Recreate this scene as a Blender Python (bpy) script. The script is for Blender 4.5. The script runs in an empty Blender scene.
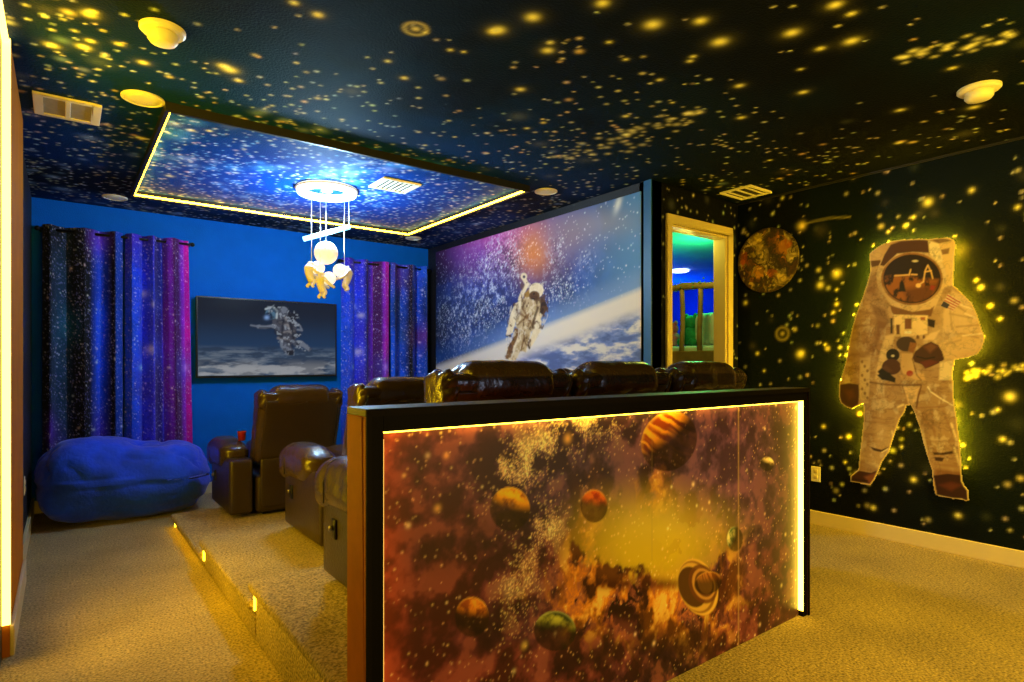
import bpy, bmesh, math, random
import numpy as np
from mathutils import Vector, Matrix, noise as mnoise

# ------------------------------------------------------------------ camera, world, main lights, exposure
TH = math.radians(37.1); S, C = math.sin(TH), math.cos(TH)
F, H0, CZ = 595.0, 364.0, 1.23           # focal length in pixels, horizon row, eye height
scene = bpy.context.scene
cam_d = bpy.data.cameras.new('camera'); cam = bpy.data.objects.new('camera', cam_d)
scene.collection.objects.link(cam)
cam.location = (0, 0, CZ); cam.rotation_euler = (math.pi/2, 0, -TH)
cam_d.sensor_width = 36; cam_d.lens = F/1024*36; cam_d.shift_y = (H0-341)/1024
cam_d.clip_start = 0.02
scene.camera = cam
w = bpy.data.worlds.new('world'); scene.world = w; w.use_nodes = True
w.node_tree.nodes['Background'].inputs[0].default_value = (0.02, 0.03, 0.05, 1)
w.node_tree.nodes['Background'].inputs[1].default_value = 0.3
vs = scene.view_settings
vs.view_transform = 'Standard'; vs.look = 'None'; vs.gamma = 1; vs.use_curve_mapping = False
vs.exposure = 0.0
try:
    scene.cycles.max_bounces = 6; scene.cycles.sample_clamp_indirect = 6
    scene.cycles.use_denoising = True
except Exception:
    pass
YEL = (1.0, 0.64, 0.008)
COOL = (0.45, 0.76, 1.0)

def light(name, kind, loc, energy, color, size=0.1, size_y=None, rot=(0, 0, 0)):
    d = bpy.data.lights.new(name, kind); d.energy = energy; d.color = color
    if kind == 'AREA':
        d.shape = 'RECTANGLE' if size_y else 'SQUARE'; d.size = size
        if size_y: d.size_y = size_y
    else:
        d.shadow_soft_size = size
    o = bpy.data.objects.new(name, d); o.location = loc; o.rotation_euler = rot
    scene.collection.objects.link(o); return o
R90 = math.pi/2
# yellow fills added behind the camera, then the light of the left wall strip
light('rear_yellow_fill', 'AREA', (1.9, -2.0, 0.5), 62, YEL, 3.6, 0.06, (R90, 0, 0))  # unseen fill, added to light the partition front and near floor
light('rear_upward_fill', 'AREA', (2.2, -1.0, 1.2), 170, YEL, 3.4, 0.1, (math.pi, 0, 0))  # added fill with no real fixture, lifts the ceiling stars from below
light('left_strip_light', 'AREA', (-0.15, 3.20, 1.3), 9, YEL, 0.04, 2.3, (R90, 0, math.radians(-155)))
sl = light('left_strip_side_light', 'AREA', (-0.15, 3.22, 1.4), 36, YEL, 0.04, 2.0, (R90, 0, math.radians(-82))); sl.data.spread = math.radians(165)
lt = light('left_strip_top_light', 'AREA', (-0.14, 2.2, 2.46), 14, YEL, 0.04, 2.0)
lt.rotation_euler = Matrix(((0, 0, -1), (0, 1, 0), (1, 0, 0))).to_euler()
light('rear_cool_fill', 'POINT', (2.2, -1.0, 1.0), 22, (0.6, 0.72, 1.0), 0.15)  # added bluish fill so the purples of the print panel show
sp = light('cutout_fill_spot', 'SPOT', (2.3, -0.5, 2.5), 250, (1.0, 0.62, 0.012), 0.08)  # invented spot out of view, added to brighten the astronaut cut-out
sp.rotation_euler = (Vector((4.6, 1.6, 1.3))-sp.location).to_track_quat('-Z', 'Y').to_euler()
sp.data.spot_size = math.radians(58); sp.data.spot_blend = 1.0
dl = light('floor_fill_spot', 'SPOT', (3.3, 0.35, 2.55), 280, (1.0, 0.68, 0.015), 0.08)  # no fixture here; added to brighten the carpet on the right
dl.data.spot_size = math.radians(105); dl.data.spot_blend = 0.8
light('chandelier_light', 'POINT', (1.653, 4.586, 2.29), 104, COOL, 0.10)
light('next_room_green_light', 'POINT', (5.5, 3.9, 2.3), 22, (0.02, 1.0, 0.2), 0.1)
light('next_room_blue_light', 'POINT', (8.0, 6.3, 2.1), 60, (0.0, 0.05, 1.0), 0.1)

light('next_room_warm_fill', 'POINT', (4.35, 3.25, 2.3), 11, (0.9, 0.85, 0.12), 0.1)  # fill added inside the door to lift the log rail and garland

# ------------------------------------------------------------------ helpers
def lin(c):
    a = np.asarray(c, float)/255.0
    return np.where(a <= 0.04045, a/12.92, ((a+0.055)/1.055)**2.4)
def L(r, g, b): return tuple(float(x) for x in lin((r, g, b)))

def mat(name, color, rough=0.6, metal=0.0, bump=0.0, bscale=60.0, var=0.0, vscale=6.0, emit=None, estr=0.0, attr=False,
        spec=None, sheen=0.0, coat=0.0, detail=3.0):
    m = bpy.data.materials.new(name); m.use_nodes = True
    nt = m.node_tree; b = nt.nodes['Principled BSDF']
    b.inputs['Roughness'].default_value = rough; b.inputs['Metallic'].default_value = metal
    if spec is not None: b.inputs['Specular IOR Level'].default_value = spec
    if sheen: b.inputs['Sheen Weight'].default_value = sheen
    if coat: b.inputs['Coat Weight'].default_value = coat
    tc = nt.nodes.new('ShaderNodeTexCoord')
    src = None
    if attr:
        a = nt.nodes.new('ShaderNodeVertexColor'); a.layer_name = 'Col'; src = a.outputs['Color']
    else:
        b.inputs['Base Color'].default_value = (*color, 1)
    if var:
        n = nt.nodes.new('ShaderNodeTexNoise'); n.inputs['Scale'].default_value = vscale; n.inputs['Detail'].default_value = detail
        nt.links.new(tc.outputs['Object'], n.inputs['Vector'])
        mr = nt.nodes.new('ShaderNodeMapRange')
        mr.inputs['From Min'].default_value = 0.25; mr.inputs['From Max'].default_value = 0.75
        mr.inputs['To Min'].default_value = 1-var; mr.inputs['To Max'].default_value = 1+var
        nt.links.new(n.outputs['Fac'], mr.inputs['Value'])
        mx = nt.nodes.new('ShaderNodeMixRGB'); mx.blend_type = 'MULTIPLY'; mx.inputs[0].default_value = 1
        if src: nt.links.new(src, mx.inputs[1])
        else: mx.inputs[1].default_value = (*color, 1)
        nt.links.new(mr.outputs['Result'], mx.inputs[2]); src = mx.outputs[0]
    if src: nt.links.new(src, b.inputs['Base Color'])
    if bump:
        n2 = nt.nodes.new('ShaderNodeTexNoise'); n2.inputs['Scale'].default_value = bscale; n2.inputs['Detail'].default_value = 2
        nt.links.new(tc.outputs['Object'], n2.inputs['Vector'])
        bp = nt.nodes.new('ShaderNodeBump'); bp.inputs['Strength'].default_value = bump; bp.inputs['Distance'].default_value = 0.01
        nt.links.new(n2.outputs['Fac'], bp.inputs['Height']); nt.links.new(bp.outputs['Normal'], b.inputs['Normal'])
    if emit is not None:
        b.inputs['Emission Strength'].default_value = estr
        if emit == 'attr': nt.links.new(src, b.inputs['Emission Color'])
        else: b.inputs['Emission Color'].default_value = (*emit, 1)
    return m

def tag(o, label=None, cat=None, group=None, kind=None):
    if label: o['label'] = label
    if cat: o['category'] = cat
    if group: o['group'] = group
    if kind: o['kind'] = kind
    return o
def empty(name, loc, label, cat, group=None, rz=0):
    o = bpy.data.objects.new(name, None); o.location = loc; o.rotation_euler = (0, 0, rz); o.empty_display_size = 0.1
    scene.collection.objects.link(o); return tag(o, label, cat, group)

class MB:
    def __init__(s): s.v = []; s.f = []
    def add(s, v, f):
        k = len(s.v); s.v += [tuple(map(float, p)) for p in v]; s.f += [tuple(i+k for i in q) for q in f]; return s
    def box(s, x0, x1, y0, y1, z0, z1):
        return s.add([(x0,y0,z0),(x1,y0,z0),(x1,y1,z0),(x0,y1,z0),(x0,y0,z1),(x1,y0,z1),(x1,y1,z1),(x0,y1,z1)],
                     [(0,3,2,1),(4,5,6,7),(0,1,5,4),(1,2,6,5),(2,3,7,6),(3,0,4,7)])
    def rbox(s, c, size, r, k=3, m=5, deform=None):
        h = [x/2 for x in size]; ax = []
        for hh in h:
            rr = min(r, hh*0.999)
            t = [-hh+rr*(1-math.cos(i/k*R90)) for i in range(k)]
            mid = list(np.linspace(-hh+rr, hh-rr, m+1)) if hh-rr > 1e-4 else [0]
            ax.append(t+mid+[-q for q in reversed(t)])
        idx = {}; vs_ = []; fs = []
        def vid(p):
            key = tuple(round(q, 6) for q in p)
            if key not in idx:
                idx[key] = len(vs_); vs_.append(p)
            return idx[key]
        for a in range(3):
            b_, c_ = (a+1) % 3, (a+2) % 3
            for sg in (-1, 1):
                for i in range(len(ax[b_])-1):
                    for j in range(len(ax[c_])-1):
                        q = []
                        for (ii, jj) in ((i,j),(i+1,j),(i+1,j+1),(i,j+1)):
                            p = [0,0,0]; p[a] = sg*h[a]; p[b_] = ax[b_][ii]; p[c_] = ax[c_][jj]; q.append(vid(tuple(p)))
                        if sg < 0: q.reverse()
                        fs.append(tuple(q))
        P = np.array(vs_); hv = np.array(h); rv = np.minimum(r, hv*0.999)
        inner = np.clip(P, -(hv-rv), hv-rv); d = P-inner; n = np.linalg.norm(d/rv, axis=1, keepdims=True); n[n == 0] = 1
        P = inner+d/n
        if deform is not None: P = deform(P)
        P = P+np.array(c)
        return s.add(P, fs)
    def tube(s, pts, r, seg=8, closed=False, cap=True):
        pts = [Vector(p) for p in pts]; n = len(pts); rr = r if hasattr(r, '__len__') else [r]*n
        k = len(s.v); up0 = None
        for i, p in enumerate(pts):
            if closed: d = pts[(i+1) % n]-pts[i-1]
            else: d = pts[min(i+1, n-1)]-pts[max(i-1, 0)]
            d.normalize()
            if up0 is None:
                up0 = Vector((0,0,1)) if abs(d.z) < 0.9 else Vector((1,0,0))
            a = d.cross(up0)
            if a.length < 1e-5: a = d.orthogonal()
            a.normalize(); b = a.cross(d)
            up0 = b if b.length > 1e-5 else up0
            for j in range(seg):
                t = 2*math.pi*j/seg; q = p+(a*math.cos(t)+b*math.sin(t))*rr[i]; s.v.append(tuple(q))
        m = n if closed else n-1
        for i in range(m):
            i2 = (i+1) % n
            for j in range(seg):
                j2 = (j+1) % seg
                s.f.append((k+i*seg+j, k+i*seg+j2, k+i2*seg+j2, k+i2*seg+j))
        if not closed and cap:
            s.f.append(tuple(k+j for j in range(seg))[::-1]); s.f.append(tuple(k+(n-1)*seg+j for j in range(seg)))
        return s
    def lathe(s, prof, c=(0,0,0), seg=32, axis='z'):
        k = len(s.v); n = len(prof)
        for (r, z) in prof:
            for j in range(seg):
                t = 2*math.pi*j/seg; a, b = r*math.cos(t), r*math.sin(t)
                p = (a, b, z) if axis == 'z' else ((z, a, b) if axis == 'x' else (b, z, a))
                s.v.append((p[0]+c[0], p[1]+c[1], p[2]+c[2]))
        for i in range(n-1):
            for j in range(seg):
                j2 = (j+1) % seg; s.f.append((k+i*seg+j, k+i*seg+j2, k+(i+1)*seg+j2, k+(i+1)*seg+j))
        if prof[0][0] > 1e-6: s.f.append(tuple(k+j for j in range(seg))[::-1])
        if prof[-1][0] > 1e-6: s.f.append(tuple(k+(n-1)*seg+j for j in range(seg)))
        return s
    def ball(s, c, r, seg=20, rings=12, sc=(1,1,1)):
        prof = [(max(1e-7, math.sin(math.pi*i/rings)), -math.cos(math.pi*i/rings)) for i in range(rings+1)]
        k = len(s.v); s.lathe(prof, (0,0,0), seg)
        for i in range(k, len(s.v)):
            p = s.v[i]; s.v[i] = (c[0]+p[0]*r*sc[0], c[1]+p[1]*r*sc[1], c[2]+p[2]*r*sc[2])
        return s
    def build(s, name, m, parent=None, bevel=0, smooth=False, loc=None):
        me = bpy.data.meshes.new(name); me.from_pydata(s.v, [], s.f); me.update()
        bm = bmesh.new(); bm.from_mesh(me); bmesh.ops.remove_doubles(bm, verts=bm.verts, dist=1e-6)
        bmesh.ops.recalc_face_normals(bm, faces=bm.faces); bm.to_mesh(me); bm.free()
        if smooth: me.polygons.foreach_set('use_smooth', [True]*len(me.polygons))
        me.materials.append(m)
        o = bpy.data.objects.new(name, me); scene.collection.objects.link(o)
        if parent: o.parent = parent
        if loc: o.location = loc
        if bevel:
            b = o.modifiers.new('bevel', 'BEVEL'); b.width = bevel; b.segments = 2; b.limit_method = 'ANGLE'
        return o

def copy_tree(o, loc, label, group=None):
    c = o.copy(); scene.collection.objects.link(c); c.location = loc; c['label'] = label
    if group: c['group'] = group
    for ch in list(o.children):
        d = ch.copy(); scene.collection.objects.link(d); d.parent = c
        for g in list(ch.children):
            e = g.copy(); scene.collection.objects.link(e); e.parent = d
    return c

# ------------------------------------------------------------------ painting of printed / sprayed surfaces (albedo per vertex)
_rs = np.random.RandomState(7); _LAT = _rs.rand(512, 512)
def vnoise(u, v, seed=0):
    u = u+seed*17.31; v = v+seed*9.77
    i = np.floor(u).astype(int); j = np.floor(v).astype(int); fu = u-i; fv = v-j
    fu = fu*fu*(3-2*fu); fv = fv*fv*(3-2*fv)
    a = _LAT[i % 512, j % 512]; b = _LAT[(i+1) % 512, j % 512]; c = _LAT[i % 512, (j+1) % 512]; d = _LAT[(i+1) % 512, (j+1) % 512]
    return (a*(1-fu)+b*fu)*(1-fv)+(c*(1-fu)+d*fu)*fv
def fbm(u, v, oct=5, seed=0, gain=0.55):
    t = 0; a = 1; n = 0
    for k in range(oct):
        t = t+a*vnoise(u*2**k, v*2**k, seed+k*3); n += a; a *= gain
    return t/n
def sstep(a, b, x):
    t = np.clip((x-a)/(b-a), 0, 1); return t*t*(3-2*t)

class Canvas:
    """A grid on a flat surface: corner O, edges U and V, step in metres. u, v in metres; px, py the place seen in the photograph."""
    def __init__(s, O, U, V, step, base=(0,0,0)):
        s.O = np.array(O, float); U = np.array(U, float); V = np.array(V, float)
        s.lu = np.linalg.norm(U); s.lv = np.linalg.norm(V)
        s.nu = max(2, int(round(s.lu/step))+1); s.nv = max(2, int(round(s.lv/step))+1)
        s.eu = U/s.lu; s.ev = V/s.lv
        s.u, s.v = np.meshgrid(np.linspace(0, s.lu, s.nu), np.linspace(0, s.lv, s.nv))
        s.P = s.O+s.u[..., None]*s.eu+s.v[..., None]*s.ev
        d = s.P[..., 0]*S+s.P[..., 1]*C; r = s.P[..., 0]*C-s.P[..., 1]*S
        ok = d > 0.3; dd = np.where(ok, d, 1)
        s.px = np.where(ok, 512+F*r/dd, -9e3); s.py = np.where(ok, H0-F*(s.P[..., 2]-CZ)/dd, -9e3)
        s.c = np.zeros((s.nv, s.nu, 3))+lin(base); s.mask = None
    def mix(s, a, col):
        col = lin(col) if isinstance(col, (tuple, list)) else col
        a = np.clip(a, 0, 1)[..., None]; s.c = s.c*(1-a)+col*a
    def add(s, a, col): s.c = s.c+np.maximum(a, 0)[..., None]*lin(col)
    def mul(s, a): s.c = s.c*a[..., None]
    def polymask(s, pts, soft=0.6):
        pts = np.array(pts, float); X, Y = s.px, s.py
        ins = np.zeros(X.shape, bool); dmin = np.full(X.shape, 1e9); n = len(pts)
        for i in range(n):
            x0, y0 = pts[i]; x1, y1 = pts[(i+1) % n]
            with np.errstate(divide='ignore', invalid='ignore'):
                cr = ((y0 > Y) != (y1 > Y)) & (X < (x1-x0)*(Y-y0)/((y1-y0) if y1 != y0 else 1e-9)+x0)
            ins ^= cr
            L2 = (x1-x0)**2+(y1-y0)**2+1e-9
            t = np.clip(((X-x0)*(x1-x0)+(Y-y0)*(y1-y0))/L2, 0, 1)
            dmin = np.minimum(dmin, (X-x0-t*(x1-x0))**2+(Y-y0-t*(y1-y0))**2)
        sd = np.sqrt(dmin)*np.where(ins, 1, -1)
        return np.clip(sd/(2*soft)+0.5, 0, 1)
    def poly(s, pts, col, soft=0.6, a=1.0): s.mix(s.polymask(pts, soft)*a, col)
    def line(s, pts, wd, col, soft=0.6, a=1.0):
        m = np.zeros(s.px.shape)
        for (x0, y0), (x1, y1) in zip(pts[:-1], pts[1:]):
            L2 = (x1-x0)**2+(y1-y0)**2+1e-9
            t = np.clip(((s.px-x0)*(x1-x0)+(s.py-y0)*(y1-y0))/L2, 0, 1)
            dd = np.sqrt((s.px-x0-t*(x1-x0))**2+(s.py-y0-t*(y1-y0))**2)
            m = np.maximum(m, np.clip((wd/2-dd)/(2*soft)+0.5, 0, 1))
        s.mix(m*a, col)
    def ell(s, cx, cy, rx, ry, rot=0.0):
        x = s.px-cx; y = s.py-cy; c, q = math.cos(rot), math.sin(rot)
        return np.sqrt(((x*c+y*q)/rx)**2+((-x*q+y*c)/ry)**2), (x*c+y*q)/rx, (-x*q+y*c)/ry
    def ellipse(s, cx, cy, rx, ry, col, rot=0.0, a=1.0):
        d, _, _ = s.ell(cx, cy, rx, ry, rot); s.mix(np.clip((1-d)*min(rx, ry)/1.0+0.5, 0, 1)*a, col)
    def blob(s, cx, cy, rx, ry, col, a=1.0, rot=0.0):
        d, _, _ = s.ell(cx, cy, rx, ry, rot); s.mix(np.exp(-d*d*1.5)*a, col)
    def stars(s, n, rmin, rmax, col, seed, dens=None, gain=0.8, pw=3.0, ja=0.15):
        """round sprayed dots, radius in metres; dens(u, v, px, py) -> chance"""
        g = random.Random(seed); made = 0; tries = 0
        du = s.lu/(s.nu-1); dv = s.lv/(s.nv-1)
        while made < n and tries < n*40:
            tries += 1
            u = g.random()*s.lu; v = g.random()*s.lv; i = int(u/du); j = int(v/dv)
            if dens is not None:
                if g.random() > dens[j, i]: continue
            made += 1
            r = rmin+(rmax-rmin)*g.random()**pw; k = max(1, int(3*r/min(du, dv))+1)
            i0, i1, j0, j1 = max(0, i-k), min(s.nu, i+k+2), max(0, j-k), min(s.nv, j+k+2)
            d2 = (s.u[j0:j1, i0:i1]-u)**2+(s.v[j0:j1, i0:i1]-v)**2
            a = np.exp(-d2/(r*r))*gain*(0.5+0.5*g.random())
            cc = lin([min(255, max(0, q*(1+ja*(g.random()-0.5)))) for q in col])
            s.c[j0:j1, i0:i1] += a[..., None]*cc
    def star(s, px, py, r, col, gain=1.0, ring=0.0):
        k = np.argmin((s.px-px)**2+(s.py-py)**2); j, i = divmod(k, s.nu); u, v = s.u[j, i], s.v[j, i]
        d = np.sqrt((s.u-u)**2+(s.v-v)**2); s.c = s.c+(np.exp(-(d/r)**2)*gain)[..., None]*lin(col)
        if ring: s.c = s.c+(np.exp(-((d-ring)/(0.22*ring))**2)*gain*0.5)[..., None]*lin(col)
    def build(s, name, m, thick=0.0, parent=None, back=None):
        """quads where mask holds; thick > 0 gives the sheet sides and a back, along -(eu x ev)"""
        nv, nu = s.nv, s.nu; idx = np.arange(nv*nu).reshape(nv, nu)
        q = np.stack([idx[:-1, :-1], idx[:-1, 1:], idx[1:, 1:], idx[1:, :-1]], -1)
        cellm = np.ones(q.shape[:2], bool)
        if s.mask is not None:
            mk = s.mask; cellm = mk[:-1, :-1] & mk[:-1, 1:] & mk[1:, 1:] & mk[1:, :-1]
        Q = q[cellm]; V = s.P.reshape(-1, 3); col = np.clip(s.c, 0, 0.92).reshape(-1, 3)
        if thick > 0:
            nrm = np.cross(s.eu, s.ev); N = len(V)
            e = {}
            pad = np.pad(cellm, 1); sides = []
            for (dj, di, a, b) in ((-1, 0, 0, 1), (0, 1, 1, 2), (1, 0, 2, 3), (0, -1, 3, 0)):
                nb = pad[1+dj:pad.shape[0]-1+dj, 1+di:pad.shape[1]-1+di]; bd = cellm & ~nb
                A = q[bd][:, a]; B = q[bd][:, b]; sides.append(np.stack([B, A, A+N, B+N], -1))
            Q = np.concatenate([Q, (Q+N)[:, ::-1]]+sides)
            V = np.concatenate([V, V-nrm*thick]); col = np.concatenate([col, col*0+lin(back or (60, 50, 40))])
        used = np.unique(Q); rem = np.full(len(V), -1); rem[used] = np.arange(len(used)); V = V[used]; col = col[used]; Q = rem[Q]
        me = bpy.data.meshes.new(name); me.vertices.add(len(V)); me.vertices.foreach_set('co', V.astype(np.float32).ravel())
        me.loops.add(Q.size); me.loops.foreach_set('vertex_index', Q.astype(np.int32).ravel())
        me.polygons.add(len(Q)); me.polygons.foreach_set('loop_start', np.arange(0, Q.size, 4, dtype=np.int32))
        me.update(calc_edges=True); me.validate()
        at = me.color_attributes.new('Col', 'FLOAT_COLOR', 'POINT')
        at.data.foreach_set('color', np.concatenate([col, np.ones((len(col), 1))], 1).astype(np.float32).ravel())
        me.materials.append(m); o = bpy.data.objects.new(name, me); scene.collection.objects.link(o)
        if parent: o.parent = parent
        return o

# ------------------------------------------------------------------ materials
M = {}
M['sprayed'] = mat('sprayed_star_paint', (0,0,0), 0.7, attr=True, bump=0.5, bscale=90, spec=0.06)
M['sprayed_wall'] = mat('sprayed_star_wall_paint', (0,0,0), 0.7, attr=True, bump=0.4, bscale=110, spec=0.08)
M['print_gloss'] = mat('glossy_print', (0,0,0), 0.45, attr=True, spec=0.2)
M['print_satin'] = mat('satin_print', (0,0,0), 0.5, attr=True, spec=0.3)
M['screen'] = mat('lit_screen', (0,0,0), 0.2, attr=True, emit='attr', estr=0.55, spec=0.05)
for l_ in list(M['screen'].node_tree.links):
    if l_.to_socket.name == 'Base Color': M['screen'].node_tree.links.remove(l_)
M['screen'].node_tree.nodes['Principled BSDF'].inputs['Base Color'].default_value = (0.01, 0.01, 0.012, 1)
M['cloth'] = mat('star_cloth', (0,0,0), 0.75, attr=True, spec=0.2, sheen=0.1)
M['blue_wall'] = mat('blue_wall_paint', L(0, 96, 208), 0.7, spec=0.1, bump=0.3, bscale=110, var=0.06)
M['dark_wall'] = mat('dark_navy_paint', L(26, 24, 30), 0.5, bump=0.3, bscale=110, var=0.1)
M['black_trim'] = mat('black_trim_paint', L(18, 16, 15), 0.5, var=0.1, vscale=20)
M['lit_wood'] = mat('lit_brown_laminate', L(205, 116, 30), 0.55, spec=0.12, var=0.12, vscale=14, bump=0.05)  # partition brown, brightened: strip light on its end is in the colour
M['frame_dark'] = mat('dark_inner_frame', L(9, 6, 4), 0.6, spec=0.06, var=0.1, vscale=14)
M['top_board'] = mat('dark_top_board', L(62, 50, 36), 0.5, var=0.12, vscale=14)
M['frame_edge'] = mat('dark_frame_edge', L(16, 11, 6), 0.6, spec=0.06, var=0.1, vscale=14)  # same wood as the core, kept dark as its unlit front
M['white_trim'] = mat('white_painted_trim', L(216, 196, 150), 0.4, var=0.03, vscale=10)
M['ivory'] = mat('ivory_plastic', L(236, 226, 196), 0.4, var=0.03)
M['vent_dark'] = mat('vent_filter_grey', L(150, 140, 118), 0.7, var=0.1, vscale=40)
M['vent_black'] = mat('vent_slot_dark', L(40, 38, 34), 0.8, var=0.1, vscale=40)
M['leather'] = mat('dark_brown_leather', L(60, 44, 20), 0.27, spec=0.75, bump=0.25, bscale=55, var=0.18, vscale=9)
M['leather_side'] = mat('dark_leather_panel', L(50, 37, 20), 0.34, spec=0.6, bump=0.2, bscale=70, var=0.12, vscale=8)
M['piping'] = mat('leather_piping', L(30, 23, 18), 0.4, var=0.1)
M['black_plastic'] = mat('black_plastic', L(16, 16, 17), 0.35, var=0.08)
M['chrome'] = mat('brushed_metal', L(160, 155, 150), 0.3, metal=1.0, var=0.05)
M['red'] = mat('red_plastic', L(170, 40, 60), 0.35, var=0.05)
M['bag'] = mat('blue_plush_cover', L(2, 66, 238), 0.85, var=0.35, vscale=5, bump=0.5, bscale=35, sheen=0.2, detail=6)
M['led_yellow'] = mat('yellow_led_strip', (1, 0.8, 0.4), 0.5, emit=(1.0, 0.66, 0.045), estr=16, var=0.02)
M['led_tray'] = mat('yellow_led_tray_strip', (1, 0.8, 0.4), 0.5, emit=(1.0, 0.56, 0.014), estr=28, var=0.02)
M['led_soft'] = mat('amber_led_strip', (1, 0.8, 0.4), 0.5, emit=(1.0, 0.66, 0.04), estr=10, var=0.02)
M['led_halo'] = mat('yellow_backlight', (1, 0.8, 0.4), 0.5, emit=(1.0, 0.64, 0.01), estr=280, var=0.02)
M['led_step'] = mat('step_led', (1, 0.8, 0.4), 0.5, emit=(1.0, 0.62, 0.015), estr=11, var=0.02)
M['led_left'] = mat('left_led', (1, 0.8, 0.4), 0.5, emit=(1.0, 0.66, 0.09), estr=6.5, var=0.02)
M['led_white'] = mat('cool_white_led', (0.9, 0.95, 1), 0.4, emit=(0.62, 0.9, 1.0), estr=1.7, var=0.02)
M['led_blue'] = mat('cyan_light_bar', (0.8, 0.95, 1), 0.4, emit=(0.2, 0.8, 1.0), estr=2.6, var=0.02)
M['globe'] = mat('glowing_moon_globe', L(250, 235, 200), 0.5, emit=(1.0, 0.93, 0.82), estr=0.8, var=0.15, vscale=16)
M['moon'] = mat('cream_moon_globe', L(250, 232, 200), 0.5, emit=(1.0, 0.86, 0.66), estr=0.62, var=0.25, vscale=22)
M['figure'] = mat('white_resin', L(238, 232, 220), 0.45, var=0.06, vscale=20)
M['cable'] = mat('clear_white_cable', L(220, 235, 245), 0.4, var=0.03)
M['rod'] = mat('black_metal_rod', L(20, 18, 20), 0.35, metal=0.6, var=0.05)
M['log'] = mat('peeled_log', L(170, 140, 80), 0.6, var=0.3, vscale=8, bump=0.3, bscale=14)
M['next_wall'] = mat('next_room_navy', L(30, 60, 110), 0.7, var=0.25, vscale=2)
M['next_ceil'] = mat('next_room_ceiling', L(190, 200, 205), 0.7, var=0.25, vscale=1.6)
M['white_cloth'] = mat('white_pleated_cloth', L(225, 228, 222), 0.8, var=0.08, vscale=14, bump=0.3, bscale=20)
M['green_plush'] = mat('green_plush', L(40, 150, 110), 0.9, var=0.3, vscale=25, bump=0.5, bscale=60)
M['pink_plush'] = mat('pink_plush', L(220, 110, 130), 0.9, var=0.3, vscale=25, bump=0.5, bscale=60)
M['leaf'] = mat('garland_leaf', L(70, 140, 80), 0.7, var=0.4, vscale=40)
M['lamp_blue'] = mat('blue_ceiling_lamp', (0.5, 0.6, 1), 0.4, emit=(0.25, 0.35, 1.0), estr=9, var=0.02)

def carpet_mat():
    m = bpy.data.materials.new('beige_cut_pile_carpet'); m.use_nodes = True; nt = m.node_tree; b = nt.nodes['Principled BSDF']
    b.inputs['Roughness'].default_value = 0.95; b.inputs['Specular IOR Level'].default_value = 0.1; b.inputs['Sheen Weight'].default_value = 0.15
    tc = nt.nodes.new('ShaderNodeTexCoord')
    n1 = nt.nodes.new('ShaderNodeTexNoise'); n1.inputs['Scale'].default_value = 95; n1.inputs['Detail'].default_value = 3
    n2 = nt.nodes.new('ShaderNodeTexNoise'); n2.inputs['Scale'].default_value = 2.6; n2.inputs['Detail'].default_value = 4
    wv = nt.nodes.new('ShaderNodeTexWave'); wv.wave_type = 'RINGS'; wv.rings_direction = 'Z'; wv.inputs['Scale'].default_value = 5
    wv.inputs['Distortion'].default_value = 1.5; wv.inputs['Detail'].default_value = 2
    mp = nt.nodes.new('ShaderNodeMapping'); mp.inputs['Location'].default_value = (-0.25, -4.75, 0)
    nt.links.new(tc.outputs['Object'], n1.inputs['Vector']); nt.links.new(tc.outputs['Object'], n2.inputs['Vector'])
    nt.links.new(tc.outputs['Object'], mp.inputs['Vector']); nt.links.new(mp.outputs['Vector'], wv.inputs['Vector'])
    r1 = nt.nodes.new('ShaderNodeMapRange'); r1.inputs['From Min'].default_value = 0.3; r1.inputs['From Max'].default_value = 0.7
    r1.inputs['To Min'].default_value = 0.35; r1.inputs['To Max'].default_value = 1.5; nt.links.new(n1.outputs['Fac'], r1.inputs['Value'])
    r2 = nt.nodes.new('ShaderNodeMapRange'); r2.inputs['From Min'].default_value = 0.3; r2.inputs['From Max'].default_value = 0.7
    r2.inputs['To Min'].default_value = 0.82; r2.inputs['To Max'].default_value = 1.15; nt.links.new(n2.outputs['Fac'], r2.inputs['Value'])
    r3 = nt.nodes.new('ShaderNodeMapRange'); r3.inputs['To Min'].default_value = 0.955; r3.inputs['To Max'].default_value = 1.03
    nt.links.new(wv.outputs['Fac'], r3.inputs['Value'])
    a = nt.nodes.new('ShaderNodeMath'); a.operation = 'MULTIPLY'; nt.links.new(r1.outputs[0], a.inputs[0]); nt.links.new(r2.outputs[0], a.inputs[1])
    a2 = nt.nodes.new('ShaderNodeMath'); a2.operation = 'MULTIPLY'; nt.links.new(a.outputs[0], a2.inputs[0]); nt.links.new(r3.outputs[0], a2.inputs[1])
    mx = nt.nodes.new('ShaderNodeMixRGB'); mx.blend_type = 'MULTIPLY'; mx.inputs[0].default_value = 1; mx.inputs[1].default_value = (*L(174, 148, 98), 1)
    nt.links.new(a2.outputs[0], mx.inputs[2]); nt.links.new(mx.outputs[0], b.inputs['Base Color'])
    bp = nt.nodes.new('ShaderNodeBump'); bp.inputs['Strength'].default_value = 0.9; bp.inputs['Distance'].default_value = 0.012
    nt.links.new(n1.outputs['Fac'], bp.inputs['Height']); nt.links.new(bp.outputs['Normal'], b.inputs['Normal'])
    return m
M['carpet'] = carpet_mat()

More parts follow.
